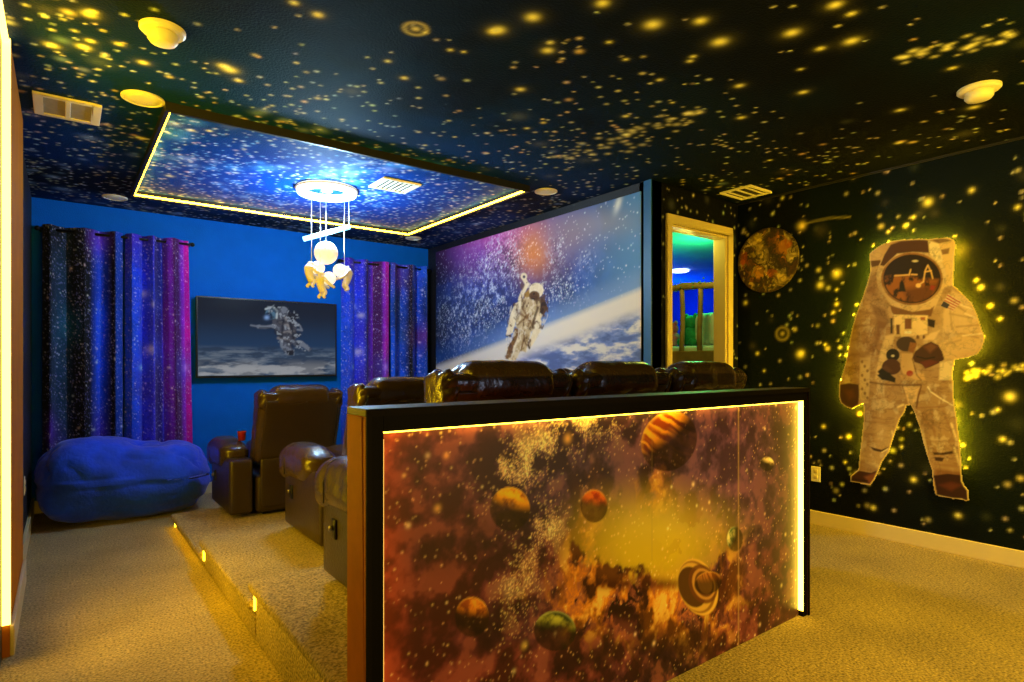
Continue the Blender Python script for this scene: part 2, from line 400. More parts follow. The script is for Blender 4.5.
# ------------------------------------------------------------------ setting: floor, walls, ceiling
XL, XR, XM, YW, YB, YR, ZC = -0.20, 4.62, 3.486, 2.90, 6.27, -2.2, 2.60
def struct(name, mb, m, **k):
    o = mb.build(name, m, **k); o['kind'] = 'structure'; return o
struct('floor', MB().box(XL-0.1, XR+0.1, YR-0.1, YB+0.1, -0.1, 0), M['carpet'])
struct('wall_left', MB().box(XL-0.1, XL, YR, YB, 0, ZC), M['dark_wall'])
struct('wall_back', MB().box(XL-0.1, XM+0.12, YB, YB+0.1, 0, ZC), M['blue_wall'])
struct('wall_rear', MB().box(XL-0.1, XR+0.1, YR-0.1, YR, 0, ZC), M['dark_wall'])
struct('wall_inner', MB().box(XM, XM+0.12, YW, YB, 0, ZC), M['dark_wall'])
# pilaster of the left wall that carries the light strip
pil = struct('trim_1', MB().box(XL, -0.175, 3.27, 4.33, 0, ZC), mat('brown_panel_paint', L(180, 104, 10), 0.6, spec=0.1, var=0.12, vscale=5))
struct('baseboard_left', MB().box(XL, XL+0.02, 4.33, YB, 0, 0.13).box(-0.175, -0.160, 3.27, 4.34, 0, 0.13), M['white_trim'], bevel=0.004)
struct('baseboard_right', MB().box(XR-0.018, XR, YR, YW, 0, 0.105), M['white_trim'], bevel=0.005)
struct('baseboard_back', MB().box(XL, XM, YB-0.018, YB, 0, 0.105), M['white_trim'], bevel=0.005)
# carpeted platform in three levels
def platform(name, y0, y1, x1, z):
    m = MB().rbox(((0.655+x1)/2, (y0+y1)/2, z-0.025), (x1-0.655, y1-y0, 0.05), 0.022)
    m.rbox(((0.685+x1)/2, (y0+y1)/2-0.012, (z-0.03)/2), (x1-0.685, y1-y0-0.03, z-0.03), 0.008)
    struct(name, m, M['carpet'], smooth=True)
platform('platform_low', 3.98, 5.14, 3.48, 0.10)
platform('platform_middle', 2.80, 4.00, 3.48, 0.18)
platform('platform_high', 1.585, 2.82, 3.08, 0.27)

# ceiling with sprayed night sky
cv = Canvas((XL-0.1, YB+0.1, ZC), (XR-XL+0.2, 0, 0), (0, YR-YB-0.2, 0), 0.011, (9, 12, 17))
n = fbm(cv.u*0.8, cv.v*0.8, 4, 1)
cv.mix(sstep(0.5, 0.8, n)*0.8, (10, 26, 42))
front = sstep(2.2, 4.4, cv.P[..., 1])
cv.mix(front*0.7*sstep(0.3, 0.7, fbm(cv.u*1.3, cv.v*1.3, 4, 5)), (16, 52, 120))
bl = np.exp(-((cv.P[..., 0]-1.55)/1.5)**2-((cv.P[..., 1]-3.7)/1.25)**2); cv.mix(bl*0.75*sstep(0.2, 0.6, fbm(cv.u*1.5, cv.v*1.5, 4, 13)), (8, 58, 124))
tray = ((cv.P[..., 0] > 0.43) & (cv.P[..., 0] < 2.866) & (cv.P[..., 1] > 3.56) & (cv.P[..., 1] < 5.56)).astype(float)
cv.mix(tray*(0.65+0.33*sstep(0.35, 0.65, fbm(cv.u*2, cv.v*2, 4, 15))), (0, 60, 158))
clus = sstep(0.42, 0.72, fbm(cv.u*1.6, cv.v*1.6, 4, 9))
dens = np.clip(0.12+0.5*clus+0.5*front, 0, 1)
cv.stars(2700, 0.006, 0.0115, (245, 240, 190), 3, dens, 1.0, 2)
cv.stars(380, 0.009, 0.02, (240, 215, 140), 4, dens, 0.9, 2.5)
cv.stars(70, 0.03, 0.06, (170, 165, 120), 5, dens, 0.14, 1.5)
cv.stars(1500, 0.006, 0.011, (225, 238, 255), 6, front, 0.9, 2)
cv.stars(160, 0.02, 0.05, (170, 200, 235), 16, front*clus, 0.4, 1.6)
cv.stars(700, 0.007, 0.014, (150, 205, 250), 17, tray*(0.3+0.7*clus), 0.6, 2); cv.stars(60, 0.03, 0.08, (90, 170, 245), 18, tray*clus, 0.4, 1.4)
for i in range(90):    # band of stars across the middle of the ceiling
    g = random.Random(100+i); t = g.random()
    cv.star(556+t*142+g.gauss(0, 4), 163-t*52+g.gauss(0, 5), 0.008+0.014*g.random(), (235, 230, 160), 0.5)
for i in range(36):
    g = random.Random(300+i); t = g.random(); cv.star(895+t*128+g.gauss(0, 5), 58-t*22+g.gauss(0, 4), 0.009+0.01*g.random(), (235, 230, 160), 0.6)
for (x, y, r) in [(498, 30, .035), (493, 32, .028), (548, 50, .03), (550, 42, .018), (653, 25, .04), (602, 3, .03), (532, 17, .035), (450, 50, .014), (464, 51, .012),
                  (230, 70, .04), (238, 80, .022), (224, 66, .03), (88, 15, .03), (93, 12, .02), (85, 47, .03), (90, 41, .02), (50, 45, .03), (143, 63, .025), (118, 44, .02), (317, 14, .025), (295, 4, .02),
                  (720, 43, .04), (700, 20, .03), (792, 34, .035), (820, 49, .022), (852, 40, .035), (835, 5, .03), (852, 14, .02), (740, 86, .025), (741, 117, .025), (803, 92, .026), (900, 110, .026), (952, 69, .02),
                  (975, 107, .03), (899, 143, .024), (626, 116, .02), (626, 59, .014), (520, 90, .026), (527, 128, .016), (405, 78, .02), (388, 62, .016), (426, 33, .012), (610, 42, .014), (694, 56, .016),
                  (660, 80, .016), (690, 62, .016), (800, 70, .014), (770, 160, .016), (672, 102, .012), (425, 145, .014), (140, 138, .03), (170, 176, .03), (190, 130, .024), (210, 131, .02)]:
    cv.star(x, y, r*0.68, (245, 236, 130), 1.1); cv.star(x, y, r*1.6, (130, 125, 60), 0.2)
cv.star(415, 28, 0.016, (245, 232, 130), 0.9, ring=0.045)
ceil = cv.build('ceiling', M['sprayed']); ceil['kind'] = 'structure'

# right wall with sprayed stars
cv = Canvas((XR, YW, 0), (0, YR-YW, 0), (0, 0, ZC), 0.012, (5, 8, 13))
n = fbm(cv.u*0.9, cv.v*0.9, 4, 21); cv.mix(sstep(0.45, 0.75, n)*0.8, (9, 20, 34)); cv.mix(sstep(0.5, 0.8, fbm(cv.u*1.1+9, cv.v*1.1, 4, 23))*0.6, (8, 20, 18))
clus = sstep(0.4, 0.7, fbm(cv.u*1.8, cv.v*1.8, 4, 25)); dens = 0.25+0.75*clus
cv.stars(620, 0.006, 0.012, (235, 228, 200), 31, dens, 0.75, 2); cv.stars(120, 0.009, 0.016, (240, 228, 150), 32, dens, 0.7, 2)
cv.stars(90, 0.02, 0.05, (120, 120, 100), 33, dens, 0.15, 1.5)
for (x, y, r) in [(837, 273, .034), (820, 285, .028), (745, 303, .02), (800, 354, .034), (802, 353, .02), (757, 353, .016), (760, 190, .012), (929, 202, .03), (971, 190, .018), (913, 218, .014), (1018, 208, .016),
                  (836, 304, .016), (834, 312, .014), (905, 226, .015), (850, 160, .015), (782, 198, .014), (857, 474, .022), (913, 479, .02), (958, 515, .02), (873, 508, .018), (823, 427, .016), (1003, 440, .018), (980, 287, .016), (977, 281, .012),
                  (1010, 396, .03), (997, 410, .014), (837, 290, .012), (826, 345, .012), (764, 371, .012), (848, 436, .016), (845, 462, .012), (990, 305, .014), (1000, 318, .012)]:
    cv.star(x, y, r*0.75, (248, 236, 130), 1.0); cv.star(x, y, r*1.7, (120, 115, 50), 0.15)
cv.star(783, 333, 0.016, (220, 200, 110), 0.6, ring=0.05)
for i in range(24):
    g = random.Random(500+i); t = g.random(); cv.star(968+t*56+g.gauss(0, 3), 372+t*14+g.gauss(0, 4)-18*t*t, 0.007+0.008*g.random(), (245, 232, 130), 0.45)
cv.line([(802, 225), (815, 221), (830, 218), (850, 217)], 1.6, (150, 140, 90), 0.9, 0.6); cv.star(801, 226, 0.028, (250, 220, 110), 0.9)
wr = cv.build('wall_right', M['sprayed_wall']); wr['kind'] = 'structure'
struct('trim_2', MB().box(XR-0.012, XR, YR, YW, ZC-0.014, ZC), M['black_trim'])

# wall with the doorway
DX0, DX1, DZ = 3.715, 4.455, 2.305
cv = Canvas((XM, YW, 0), (XR-XM, 0, 0), (0, 0, ZC), 0.0095, (12, 14, 22))
cv.stars(230, 0.006, 0.012, (225, 225, 220), 41, None, 0.7, 2); cv.stars(40, 0.015, 0.04, (130, 140, 150), 42, None, 0.3, 1.5)
cv.mask = ~((cv.u > DX0-XM) & (cv.u < DX1-XM) & (cv.v < DZ))
wd = cv.build('wall_doorway', M['sprayed_wall'], thick=0.11, back=(30, 60, 110)); wd['kind'] = 'structure'
struct('trim_3', MB().box(XM-0.012, XM, YW-0.012, YW+0.062, 0, ZC), mat('blue_corner_trim', L(30, 90, 160), 0.45, var=0.05), bevel=0.003)
dr = MB()
dr.box(3.654, DX0, YW-0.02, YW, 0, DZ).box(DX1, 4.518, YW-0.02, YW, 0, DZ).box(3.654, 4.518, YW-0.02, YW, DZ, 2.375)
dr.box(DX0, DX0+0.018, YW, YW+0.115, 0, DZ-0.018).box(DX1-0.018, DX1, YW, YW+0.115, 0, DZ-0.018).box(DX0, DX1, YW, YW+0.115, DZ-0.018, DZ)
struct('door_1', dr, M['white_trim'], bevel=0.004)

# ceiling tray frame hung below the ceiling, light strips on its inner faces
TX0, TX1, TY0, TY1, TZ = 0.43, 2.866, 3.56, 5.56, 2.55
tr = MB().box(TX0, TX0+0.02, TY0, TY1, TZ, ZC).box(TX1-0.02, TX1, TY0, TY1, TZ, ZC)
tr.box(TX0+0.02, TX1-0.02, TY0, TY0+0.02, TZ, ZC).box(TX0+0.02, TX1-0.02, TY1-0.02, TY1, TZ, ZC)
trim = struct('trim_4', tr, M['black_trim'])
def strip(name, mb, m, parent, label=None):
    o = mb.build(name, m, parent)
    if label: o['label'] = label
    return o
for b in ((TX0+0.02, TX0+0.028, TY0+.03, TY1-.03), (TX1-0.028, TX1-0.02, TY0+.03, TY1-.03), (TX0+.03, TX1-.03, TY0+0.02, TY0+0.028), (TX0+.03, TX1-.03, TY1-0.028, TY1-0.02)):
    strip('led_strip', MB().box(b[0], b[1], b[2], b[3], TZ+0.008, TZ+0.022), M['led_tray'], trim, 'glowing yellow light strip')

# left wall light strip and the strips under the platform noses
ls = MB().box(-0.199, -0.172, 3.25, 3.268, 0.14, ZC-0.01).box(-0.199, -0.178, 1.2, 3.268, ZC-0.03, ZC-0.01).build('led_strip', M['led_left'])
tag(ls, 'tall glowing yellow light strip on the left wall edge', 'light strip')
for (y0, y1, z, lab) in ((4.03, 5.10, 0.045, 'thin yellow light strip under the nose of the lowest platform level'), (2.86, 3.96, 0.125, 'thin yellow light strip under the nose of the middle platform level'),
                         (1.62, 2.78, 0.215, 'thin yellow light strip under the nose of the highest platform level')):
    tag(MB().box(0.676, 0.684, y0, y1, z-0.001, z+0.004).box(0.676, 0.684, y1, y1+0.012, max(0.004, z-0.075), z+0.004).build('led_strip', M['led_step']), lab, 'light strip', 'step light strips')

# ------------------------------------------------------------------ half wall with the planet print
HX0, HX1, HY0, HY1, HZ = 0.625, 2.925, 1.445, 1.58, 1.113
hw = empty('bar_partition', (1.77, 1.5, 0), 'half-height bar partition behind the seats with a space print panel', 'partition')
Rl = Vector((-1.77, -1.5, 0))
def at_hw(o):
    o.location = Rl; return o
body = MB().box(HX0, HX1, HY0+0.035, HY1, 0, HZ-0.02).box(HX0, HX0+.012, HY0+.006, HY0+.035, 0, HZ-.02).box(HX1-.012, HX1, HY0+.006, HY0+.035, 0, HZ-.02)
at_hw(body.build('core', M['lit_wood'], hw, bevel=0.003))
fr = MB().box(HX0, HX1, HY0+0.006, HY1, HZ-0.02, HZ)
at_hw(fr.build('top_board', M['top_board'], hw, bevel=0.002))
fr = MB().box(HX0, HX0+0.014, HY0, HY0+0.006, 0, HZ-0.02).box(HX1-0.014, HX1, HY0, HY0+0.006, 0, HZ-0.02).box(HX0, HX1, HY0, HY0+0.006, HZ-0.02, HZ)
at_hw(fr.build('edge_frame', M['frame_edge'], hw))
fi = MB().box(HX0+0.012, HX0+0.05, HY0+0.008, HY0+0.035, 0, HZ-0.02).box(HX1-0.05, HX1-0.012, HY0+0.008, HY0+0.035, 0, HZ-0.02).box(HX0+0.05, HX1-0.05, HY0+0.008, HY0+0.035, HZ-0.062, HZ-0.02)
at_hw(fi.build('inner_frame', M['frame_dark'], hw, bevel=0.001))
PX0, PX1, PZ1 = HX0+0.05, HX1-0.05, HZ-0.062
o = at_hw(strip('led_strip', MB().box(PX1-0.006, PX1, HY0+0.008, HY0+0.031, 0.03, PZ1), M['led_yellow'], hw, 'bright vertical yellow light strip'))
o = at_hw(strip('led_strip', MB().box(PX0, PX1-0.01, HY0+0.012, HY0+0.027, PZ1-0.004, PZ1), M['led_soft'], hw, 'horizontal yellow light strip'))
o = at_hw(strip('led_strip', MB().box(PX0, PX0+0.004, HY0+0.014, HY0+0.026, 0.03, PZ1-0.02), mat('dim_led', (1, .8, .5), .5, emit=(1, .5, .08), estr=1.2, var=0.02), hw, 'dim vertical yellow light strip'))

cv = Canvas((PX0, HY0+0.032, 0.0), (PX1-PX0, 0, 0), (0, 0, PZ1), 0.0042, (84, 46, 70))
u, v = cv.u, cv.v; X, Y = cv.px, cv.py
n1 = fbm(u*3, v*3, 6, 51); n2 = fbm(u*5+4, v*5, 6, 53); n3 = fbm(u*14, v*14, 5, 55); n4 = fbm(u*8+n1*3, v*8+n2*3, 6, 57, 0.65)
cv.mix(sstep(0.42, 0.62, n1)*0.7, (124, 56, 58)); cv.mix(sstep(0.47, 0.64, n2)*0.6, (46, 26, 50)); cv.mix(sstep(0.50, 0.62, n4)*0.5, (30, 15, 26)); cv.mix(sstep(0.52, 0.64, n3)*0.5, (150, 84, 84)); cv.mix(sstep(0.46, 0.36, n3)*0.5, (34, 18, 30))
cv.mix(sstep(560, 430, X)*0.3, (150, 56, 44)); cv.mix(sstep(420, 385, X)*0.4, (190, 70, 34))
# bluish grey upper middle and right
def G(cx, cy, rx, ry, rot=0.0):
    d, _, _ = cv.ell(cx, cy, rx, ry, rot); return np.exp(-d*d)
cv.mix(G(560, 470, 90, 60)*0.55, (84, 66, 120)); cv.mix(G(735, 470, 80, 75)*0.7, (110, 72, 124)); cv.mix(G(640, 470, 60, 40)*0.4, (110, 90, 120)); cv.mul(0.6+0.8*sstep(.36, .62, n3))
cv.mix(sstep(735, 800, X)*0.6, (80, 58, 60))
# pale dust
dust = (G(530, 460, 42, 22, -0.5)+0.8*G(575, 430, 40, 16, -0.4)+0.8*G(545, 525, 20, 22)+0.5*G(500, 470, 22, 30, 0.3)+0.5*G(610, 425, 20, 16)+0.6*G(520, 580, 22, 50, 0.3))
cv.mix(dust*sstep(0.55, 0.75, n3)*0.8, (190, 172, 150))
# flames
fl = np.clip(1.1*G(640, 600, 75, 34)+0.9*G(582, 560, 18, 60, 0.15)+0.8*G(655, 490, 16, 34)+0.6*G(700, 610, 30, 30)+0.5*G(590, 590, 30, 30)+0.4*G(725, 560, 14, 30), 0, 1.3)
tur = sstep(0.42, 0.62, n4); cv.mix(fl*tur*(.4+.6*sstep(.35, .6, n3)), (236, 142, 40)); cv.mix(fl*sstep(0.56, 0.68, n4)*sstep(.42, .6, n3), (255, 205, 100)); cv.mix(fl*sstep(0.48, 0.40, n4)*0.95, (40, 12, 18)); cv.mix(fl*sstep(0.45, 0.36, n3)*0.7, (50, 16, 14))
# yellow cloud with a ragged lower rim
rim = 578+14*(n3-0.5)*4-0.0004*(X-650)**2*10
yc = np.clip(1.25*G(650, 545, 72, 46)-0.08, 0, 1)*sstep(4, -6, Y-rim)
cv.mix(yc*0.97, (226, 194, 40)); cv.mix(G(655, 520, 50, 22)*0.35*sstep(575, 560, Y), (232, 212, 110))
cv.mix(G(640, 584, 62, 6)*sstep(0.38, 0.6, n4)*0.9, (60, 14, 14))
cv.mix(G(700, 560, 30, 60)*0.35*(n2 > 0.5), (150, 70, 40))
# dark lanes
for a in ((600, 655, 60, 18, -0.2), (530, 545, 26, 14, 0.3), (470, 545, 50, 20, -0.2), (500, 620, 16, 40, 0.5), (705, 632, 60, 20, -0.4)):
    cv.mix(G(*a)*sstep(0.35, 0.6, n2)*0.75, (38, 18, 22))
cv.stars(4600, 0.0016, 0.003, (235, 205, 150), 61, np.clip(dust**1.5*0.9*sstep(.36, .62, n3), 0, 1), 0.75, 3); cv.stars(1500, 0.002, 0.0038, (250, 200, 160), 63, None, 0.8, 2); cv.stars(60, 0.004, 0.009, (255, 220, 190), 62, None, 0.9, 2)
for (x, y, r, c) in ((446, 456, .009, (255, 180, 110)), (437, 509, .011, (250, 190, 120)), (408, 526, .008, (255, 225, 190)), (568, 439, .016, (255, 190, 100)), (404, 476, .006, (255, 200, 150)), (693, 484, .009, (255, 230, 200)), (709, 502, .007, (255, 220, 160)), (524, 645, .012, (220, 190, 110))):
    cv.star(x, y, r, c, 0.8)
def planet(cx, cy, rx, ry, base, dark, lx, ly, seed, bands=False, rot=0.0, rimc=(250, 190, 90)):
    d, a, b = cv.ell(cx, cy, rx, ry, rot); m = np.clip((1-d)*min(rx, ry)+0.5, 0, 1)
    zz = np.sqrt(np.clip(1-d*d, 0, 1))
    tex = vnoise(b*13+0.6*n3*5, a*0.8, seed) if bands else fbm(a*2.2, b*2.2, 5, seed)
    colr = lin(dark)+(lin(base)-lin(dark))*sstep(0.3, 0.65, tex)[..., None]
    lit = sstep(0.08, 0.68, a*lx+b*ly+zz*0.16)          # printed phase of the planet
    colr = 1.9*colr*(0.02+0.98*lit[..., None]); rimw = (sstep(0.86, 1.0, d)*lit)[..., None]
    cv.mix(m*(.75+.25*lit), colr*(1-rimw*0.6)+lin(rimc)*rimw*0.6)
planet(669, 441, 27, 31, (240, 150, 40), (130, 50, 18), -0.75, -0.35, 71, True, 0.5)
planet(510, 509, 20, 22, (240, 160, 30), (120, 60, 20), 0.2, -0.8, 72)
planet(594, 506, 13.5, 16.5, (225, 100, 30), (140, 40, 20), 0.1, -0.7, 73)
planet(767, 464, 7, 7, (225, 195, 150), (120, 90, 60), 0.3, -0.6, 74, rimc=(235, 215, 180))
planet(735, 539, 8, 12.5, (190, 180, 130), (70, 90, 60), -0.6, -0.3, 75, rimc=(220, 220, 180))
planet(472, 617, 17, 20, (235, 140, 40), (130, 60, 24), 0.1, -0.75, 76)
planet(555, 631, 21, 20, (150, 150, 60), (40, 50, 30), 0.15, -0.8, 77, rimc=(200, 210, 140))
for (k, cc) in ((1.0, (240, 190, 90)), (0.93, (150, 100, 44)), (0.86, (225, 175, 84)), (0.72, (70, 36, 24))):
    cv.ellipse(698-2*(1-k)*10, 587, 19*k, 29*k, cc, rot=-0.3, a=0.95)
for (k, cc) in ((1.0, (110, 60, 36)), (0.8, (210, 150, 80)), (0.66, (90, 44, 26)), (0.5, (190, 130, 70))):
    cv.ellipse(703+4*(1-k), 584, 14*k, 20*k, cc, rot=-0.3, a=0.9)
planet(708, 583, 11, 14, (150, 92, 44), (100, 50, 26), -0.6, -0.2, 78, True, 1.2)
cv.line([(738.5, 395), (738.5, 690)], 1.0, (190, 150, 110), 0.6, 0.7); cv.line([(652, 395), (652, 560)], 0.8, (170, 140, 90), 0.6, 0.3)
at_hw(cv.build('print_panel', M['print_gloss'], 0.003, hw))

# ------------------------------------------------------------------ mural on the inner wall
cv = Canvas((XM-0.014, 6.06, 0.75), (0, 2.985-6.06, 0), (0, 0, 2.53-0.75), 0.0062, (20, 44, 120))
u, v = cv.u, cv.v; X, Y = cv.px, cv.py
n1 = fbm(u*2, v*2, 6, 81); n2 = fbm(u*4, v*4, 6, 83); n3 = fbm(u*26, v*26, 4, 85, 0.75)
cv.mix(sstep(0.42, 0.66, n1)*0.7, (44, 92, 205)); cv.mix(sstep(0.46, 0.6, n2)*0.7*sstep(590, 500, X), (8, 14, 48)); cv.mix(sstep(462, 438, X)*0.75, (8, 12, 30))
cv.mix(G(500, 238, 38, 22, -0.2)*0.95, (226, 90, 210)); cv.mix(G(480, 262, 24, 26)*0.6, (140, 80, 210))
cv.mix(G(532, 250, 24, 26)*0.95, (236, 140, 30)); cv.mix(G(570, 235, 34, 24)*0.7, (150, 130, 150))
cv.mix(sstep(570, 640, X)*0.8, (88, 150, 226)); cv.mix(G(600, 222, 40, 16)*0.4, (180, 170, 170))
way = G(480, 300, 26, 45, 0.3)+G(505, 262, 18, 32, 0.2)+0.8*G(556, 258, 10, 20)+0.7*G(588, 262, 8, 10)+0.8*G(560, 290, 22, 14)+0.7*G(460, 320, 20, 24)
cv.mix(np.clip(way, 0, 1)*0.22, (110, 150, 240)); cv.mix(np.clip(way, 0, 1)*sstep(0.55, 0.70, n3)*0.8, (205, 218, 250)); cv.mix(np.clip(way, 0, 1)*sstep(0.47, 0.38, n3)*0.6, (16, 24, 70))
cv.mix(G(618, 204, 3, 9, 0.3)*0.9, (225, 235, 250))
cv.stars(2300, 0.0032, 0.007, (232, 238, 255), 91, np.clip(0.1+way*sstep(.42, .6, n2), 0, 1), 1.0, 2)
limb = 366-(X-432)*0.352-0.00012*(X-432)**2                     # edge of the earth
hz = Y-limb
cv.mix(sstep(-26, 2, hz)*0.75*sstep(480, 560, X+40), (150, 180, 226)); cv.mix(sstep(-3, 6, hz), (232, 230, 236))
cv.mix(sstep(-30, -2, hz)*sstep(0, -2, hz)*0.35, (40, 110, 220))
low = sstep(16, 34, hz); cv.mix(low*0.95, (106, 136, 216)); cl = fbm(u*5, v*16, 6, 95, 0.62)
cv.mix(low*sstep(0.48, 0.7, cl)*0.9, (240, 240, 246)); cv.mix(low*sstep(0.5, 0.34, cl)*0.6, (60, 80, 150))
def mu(pts): return [(500+x/6.2, 260+y/6.2) for x, y in pts]
W1, W2, BR, DK = (236, 222, 196), (200, 178, 140), (130, 94, 54), (52, 34, 22)
cv.line(mu([(150, 118), (168, 150), (140, 205), (125, 245)]), 4, W1); cv.ellipse(500+148/6.2, 260+102/6.2, 3.2, 3.6, W1); cv.ellipse(500+149/6.2, 260+104/6.2, 1.3, 1.5, (60, 60, 90))
cv.poly(mu([(150, 210), (185, 175), (205, 200), (190, 240), (150, 240)]), (170, 130, 60))
cv.poly(mu([(90, 280), (130, 245), (190, 225), (270, 240), (290, 300), (262, 345), (240, 400), (200, 440), (150, 450), (100, 420), (95, 340)]), W2)
cv.poly(mu([(255, 230), (285, 260), (296, 300), (270, 340), (245, 330)]), DK)
cv.poly(mu([(92, 272), (130, 250), (125, 330), (95, 390), (78, 450), (52, 470), (38, 462), (52, 400), (66, 330)]), W1)
cv.poly(mu([(236, 330), (258, 380), (250, 440), (215, 505), (185, 548), (172, 530), (198, 460), (212, 380)]), W1)
cv.poly(mu([(90, 420), (150, 440), (125, 510), (85, 560), (62, 618), (34, 612), (48, 540), (80, 490)]), BR)
cv.poly(mu([(130, 440), (198, 430), (178, 500), (160, 572), (128, 560), (96, 622), (62, 622), (90, 570)]), W2)
cv.poly(mu([(100, 500), (112, 470), (118, 500), (62, 622), (50, 618)]), W1)
for p in ([(120, 330), (180, 370)], [(110, 400), (190, 330)], [(150, 470), (150, 440)], [(85, 500), (60, 600)], [(140, 300), (210, 420)], [(170, 420), (200, 330)], [(150, 480), (130, 560)]):
    cv.line(mu(p), 2.0, BR, 0.7, 0.85)
cv.line(mu([(235, 300), (215, 350), (200, 420)]), 2.2, DK, 0.7, 0.8)
cv.ellipse(500+225/6.2, 260+188/6.2, 7.2, 7.4, W1); cv.ellipse(500+213/6.2, 260+222/6.2, 5.2, 5.0, (110, 80, 44)); cv.ellipse(500+211/6.2, 260+224/6.2, 3.6, 3.6, DK)
cv.line(mu([(60, 470), (40, 468)]), 2, DK); cv.line(mu([(182, 545), (176, 528)]), 2, DK); cv.blob(518, 312, 4, 6, (60, 70, 120), 0.4)
bm_ = cv.polymask(mu([(120, 80), (180, 90), (200, 150), (270, 140), (300, 260), (300, 340), (260, 440), (180, 560), (100, 630), (30, 620), (40, 400), (70, 280), (130, 230)]), 0.5)
nn_ = fbm(u*20, v*20, 3, 97, 0.6); cv.mix(bm_*sstep(.54, .66, nn_)*.6*(Y > 282), (112, 78, 44)); cv.mix(bm_*sstep(.42, .34, nn_)*.5*(Y > 282), (250, 240, 220)); cv.mix(bm_*sstep(.64, .72, nn_)*.6*(Y > 296), (70, 44, 28))
o = cv.build('wall_mural', M['print_satin'], 0.012, back=(20, 20, 24))
tag(o, 'large space mural print with floating astronaut on the dark inner wall', 'mural', kind='thing')

# ------------------------------------------------------------------ astronaut cut-out on the right wall
XA = XR-0.062
cv = Canvas((XA, 2.12, 0.18), (0, -1.05, 0), (0, 0, 2.0), 0.0047, (178, 142, 98))
def A(pts): return [(820+x/4.544, 230+y/4.544) for x, y in pts]
def B(pts): return [(820+x/4.872, 370+y/4.872) for x, y in pts]
outline = A([(222,110),(235,95),(262,75),(290,60),(330,48),(370,42),(450,38),(500,40),(540,35),(585,32),(610,45),(618,70),(612,110),(608,180),(604,250),(630,272),(655,295),(690,330),(715,385),(732,440),(745,480),(745,510),(735,540),(715,565),(670,582),(612,590),(604,640)]) \
    + B([(644,0),(648,60),(652,150),(660,200),(672,280),(677,340),(686,420),(688,470),(692,540),(705,565),(722,585),(726,635),(712,642),(690,632),(650,630),(600,620),(562,612),(553,580),(548,540),(545,490),(530,450),(515,400),(500,350),(487,290),(468,235),(455,200),(440,173),(420,173),(412,205),(388,240),(370,290),(350,350),(335,400),(300,450),(285,490),(265,535),(245,562),(205,556),(145,545),(148,515),(185,485),(190,430),(196,380),(205,300),(212,230),(213,180),(205,166),(185,176),(155,192),(125,182),(100,162),(90,130),(92,70),(96,40)]) \
    + A([(92,682),(110,620),(125,560),(135,490),(148,430),(160,390),(175,350),(190,310),(212,245),(228,185)])
om = cv.polymask(outline, 0.3); cv.mask = om > 0.5
u, v = cv.u, cv.v; n1 = fbm(u*6, v*6, 5, 101); n2 = fbm(u*22, v*14, 4, 103, 0.65); n3 = fbm(u*9, v*30+3*fbm(u*5, v*5, 3, 107), 4, 105, 0.6)
cv.mix(sstep(0.45, 0.7, n1)*0.5, (170, 132, 92)); cv.mix(sstep(0.5, 0.72, n3)*0.6, (138, 98, 62)); cv.mix(sstep(0.52, 0.7, n2)*0.4, (232, 212, 180))
CR, TN, DB, BK = (232, 208, 168), (176, 136, 92), (62, 36, 24), (24, 16, 14)
def pa(p, c, s=0.7, a=1): cv.poly(A(p), c, s, a)
def pb(p, c, s=0.7, a=1): cv.poly(B(p), c, s, a)
# pack, helmet
pa([(222,110),(300,60),(330,48),(320,120),(280,200),(270,300),(215,340),(190,310),(215,245)], (188, 150, 108)); pa([(225,140),(275,135),(280,160),(235,170)], (90, 60, 40)); pa([(225,200),(260,190),(255,300),(215,280)], (130, 92, 60), 2, .8)
pa([(540,35),(585,32),(612,45),(618,70),(612,110),(604,250),(560,260),(540,110)], (222, 186, 130)); pa([(548,90),(590,80),(585,108),(556,112)], (120, 84, 50)); pa([(500,40),(560,36),(600,48),(540,62)], (92, 62, 40), .8, .8)
d_, _, _ = cv.ell(820+415/4.544, 230+212/4.544, 158/4.544, 138/4.544); cv.mix(np.clip((1-d_)*28+.5, 0, 1), (218, 190, 148)); cv.mix(np.clip((1-d_)*28+.5, 0, 1)*sstep(.45, .7, n1)*.4, (160, 120, 80))
pa([(292,112),(322,66),(370,50),(450,44),(490,48),(496,104),(420,100),(350,108),(290,165),(272,160)], (78, 46, 30)); pa([(492,48),(540,62),(560,140),(540,150),(498,106)], (238, 216, 176))
pa([(300,180),(330,330),(400,345),(500,330),(555,240),(570,250),(520,360),(420,385),(330,360),(282,280)], (214, 180, 132))
def ea(x, y, rx, ry, c, a=1, rot=0): cv.ellipse(820+x/4.544, 230+y/4.544, rx/4.544, ry/4.544, c, rot, a)
ea(418, 222, 140, 120, (150, 104, 58)); ea(418, 222, 131, 111, (34, 18, 12))
vis, _, _ = cv.ell(820+418/4.544, 230+222/4.544, 128/4.544, 108/4.544); vm = np.clip((1-vis)*20, 0, 1)
cv.mix(vm*cv.polymask(A([(288,215),(330,208),(400,206),(450,220),(540,225),(520,300),(440,330),(340,318),(300,290)]), 2)*sstep(.35, .55, n2+.1), (150, 88, 26)); cv.mix(vm*cv.polymask(A([(380,270),(540,240),(500,330),(400,330)]), 3)*.7, (70, 34, 14))
pa([(362,240),(372,225),(382,240),(390,280),(358,280)], BK); ea(432, 141, 13, 5, (214, 200, 170)); 
for l in ([(470, 235), (478, 185), (490, 160), (505, 190), (512, 220)], [(478, 190), (505, 185)], [(440, 255), (470, 235)], [(405, 205), (412, 180)], [(340, 208), (400, 204)], [(415, 202), (440, 203)]):
    cv.line(A(l), 1.3, (236, 190, 120), .6, .9)
ea(447, 252, 12, 10, (236, 190, 120)); pa([(505,250),(525,255),(515,275),(498,270)], (150, 50, 30))
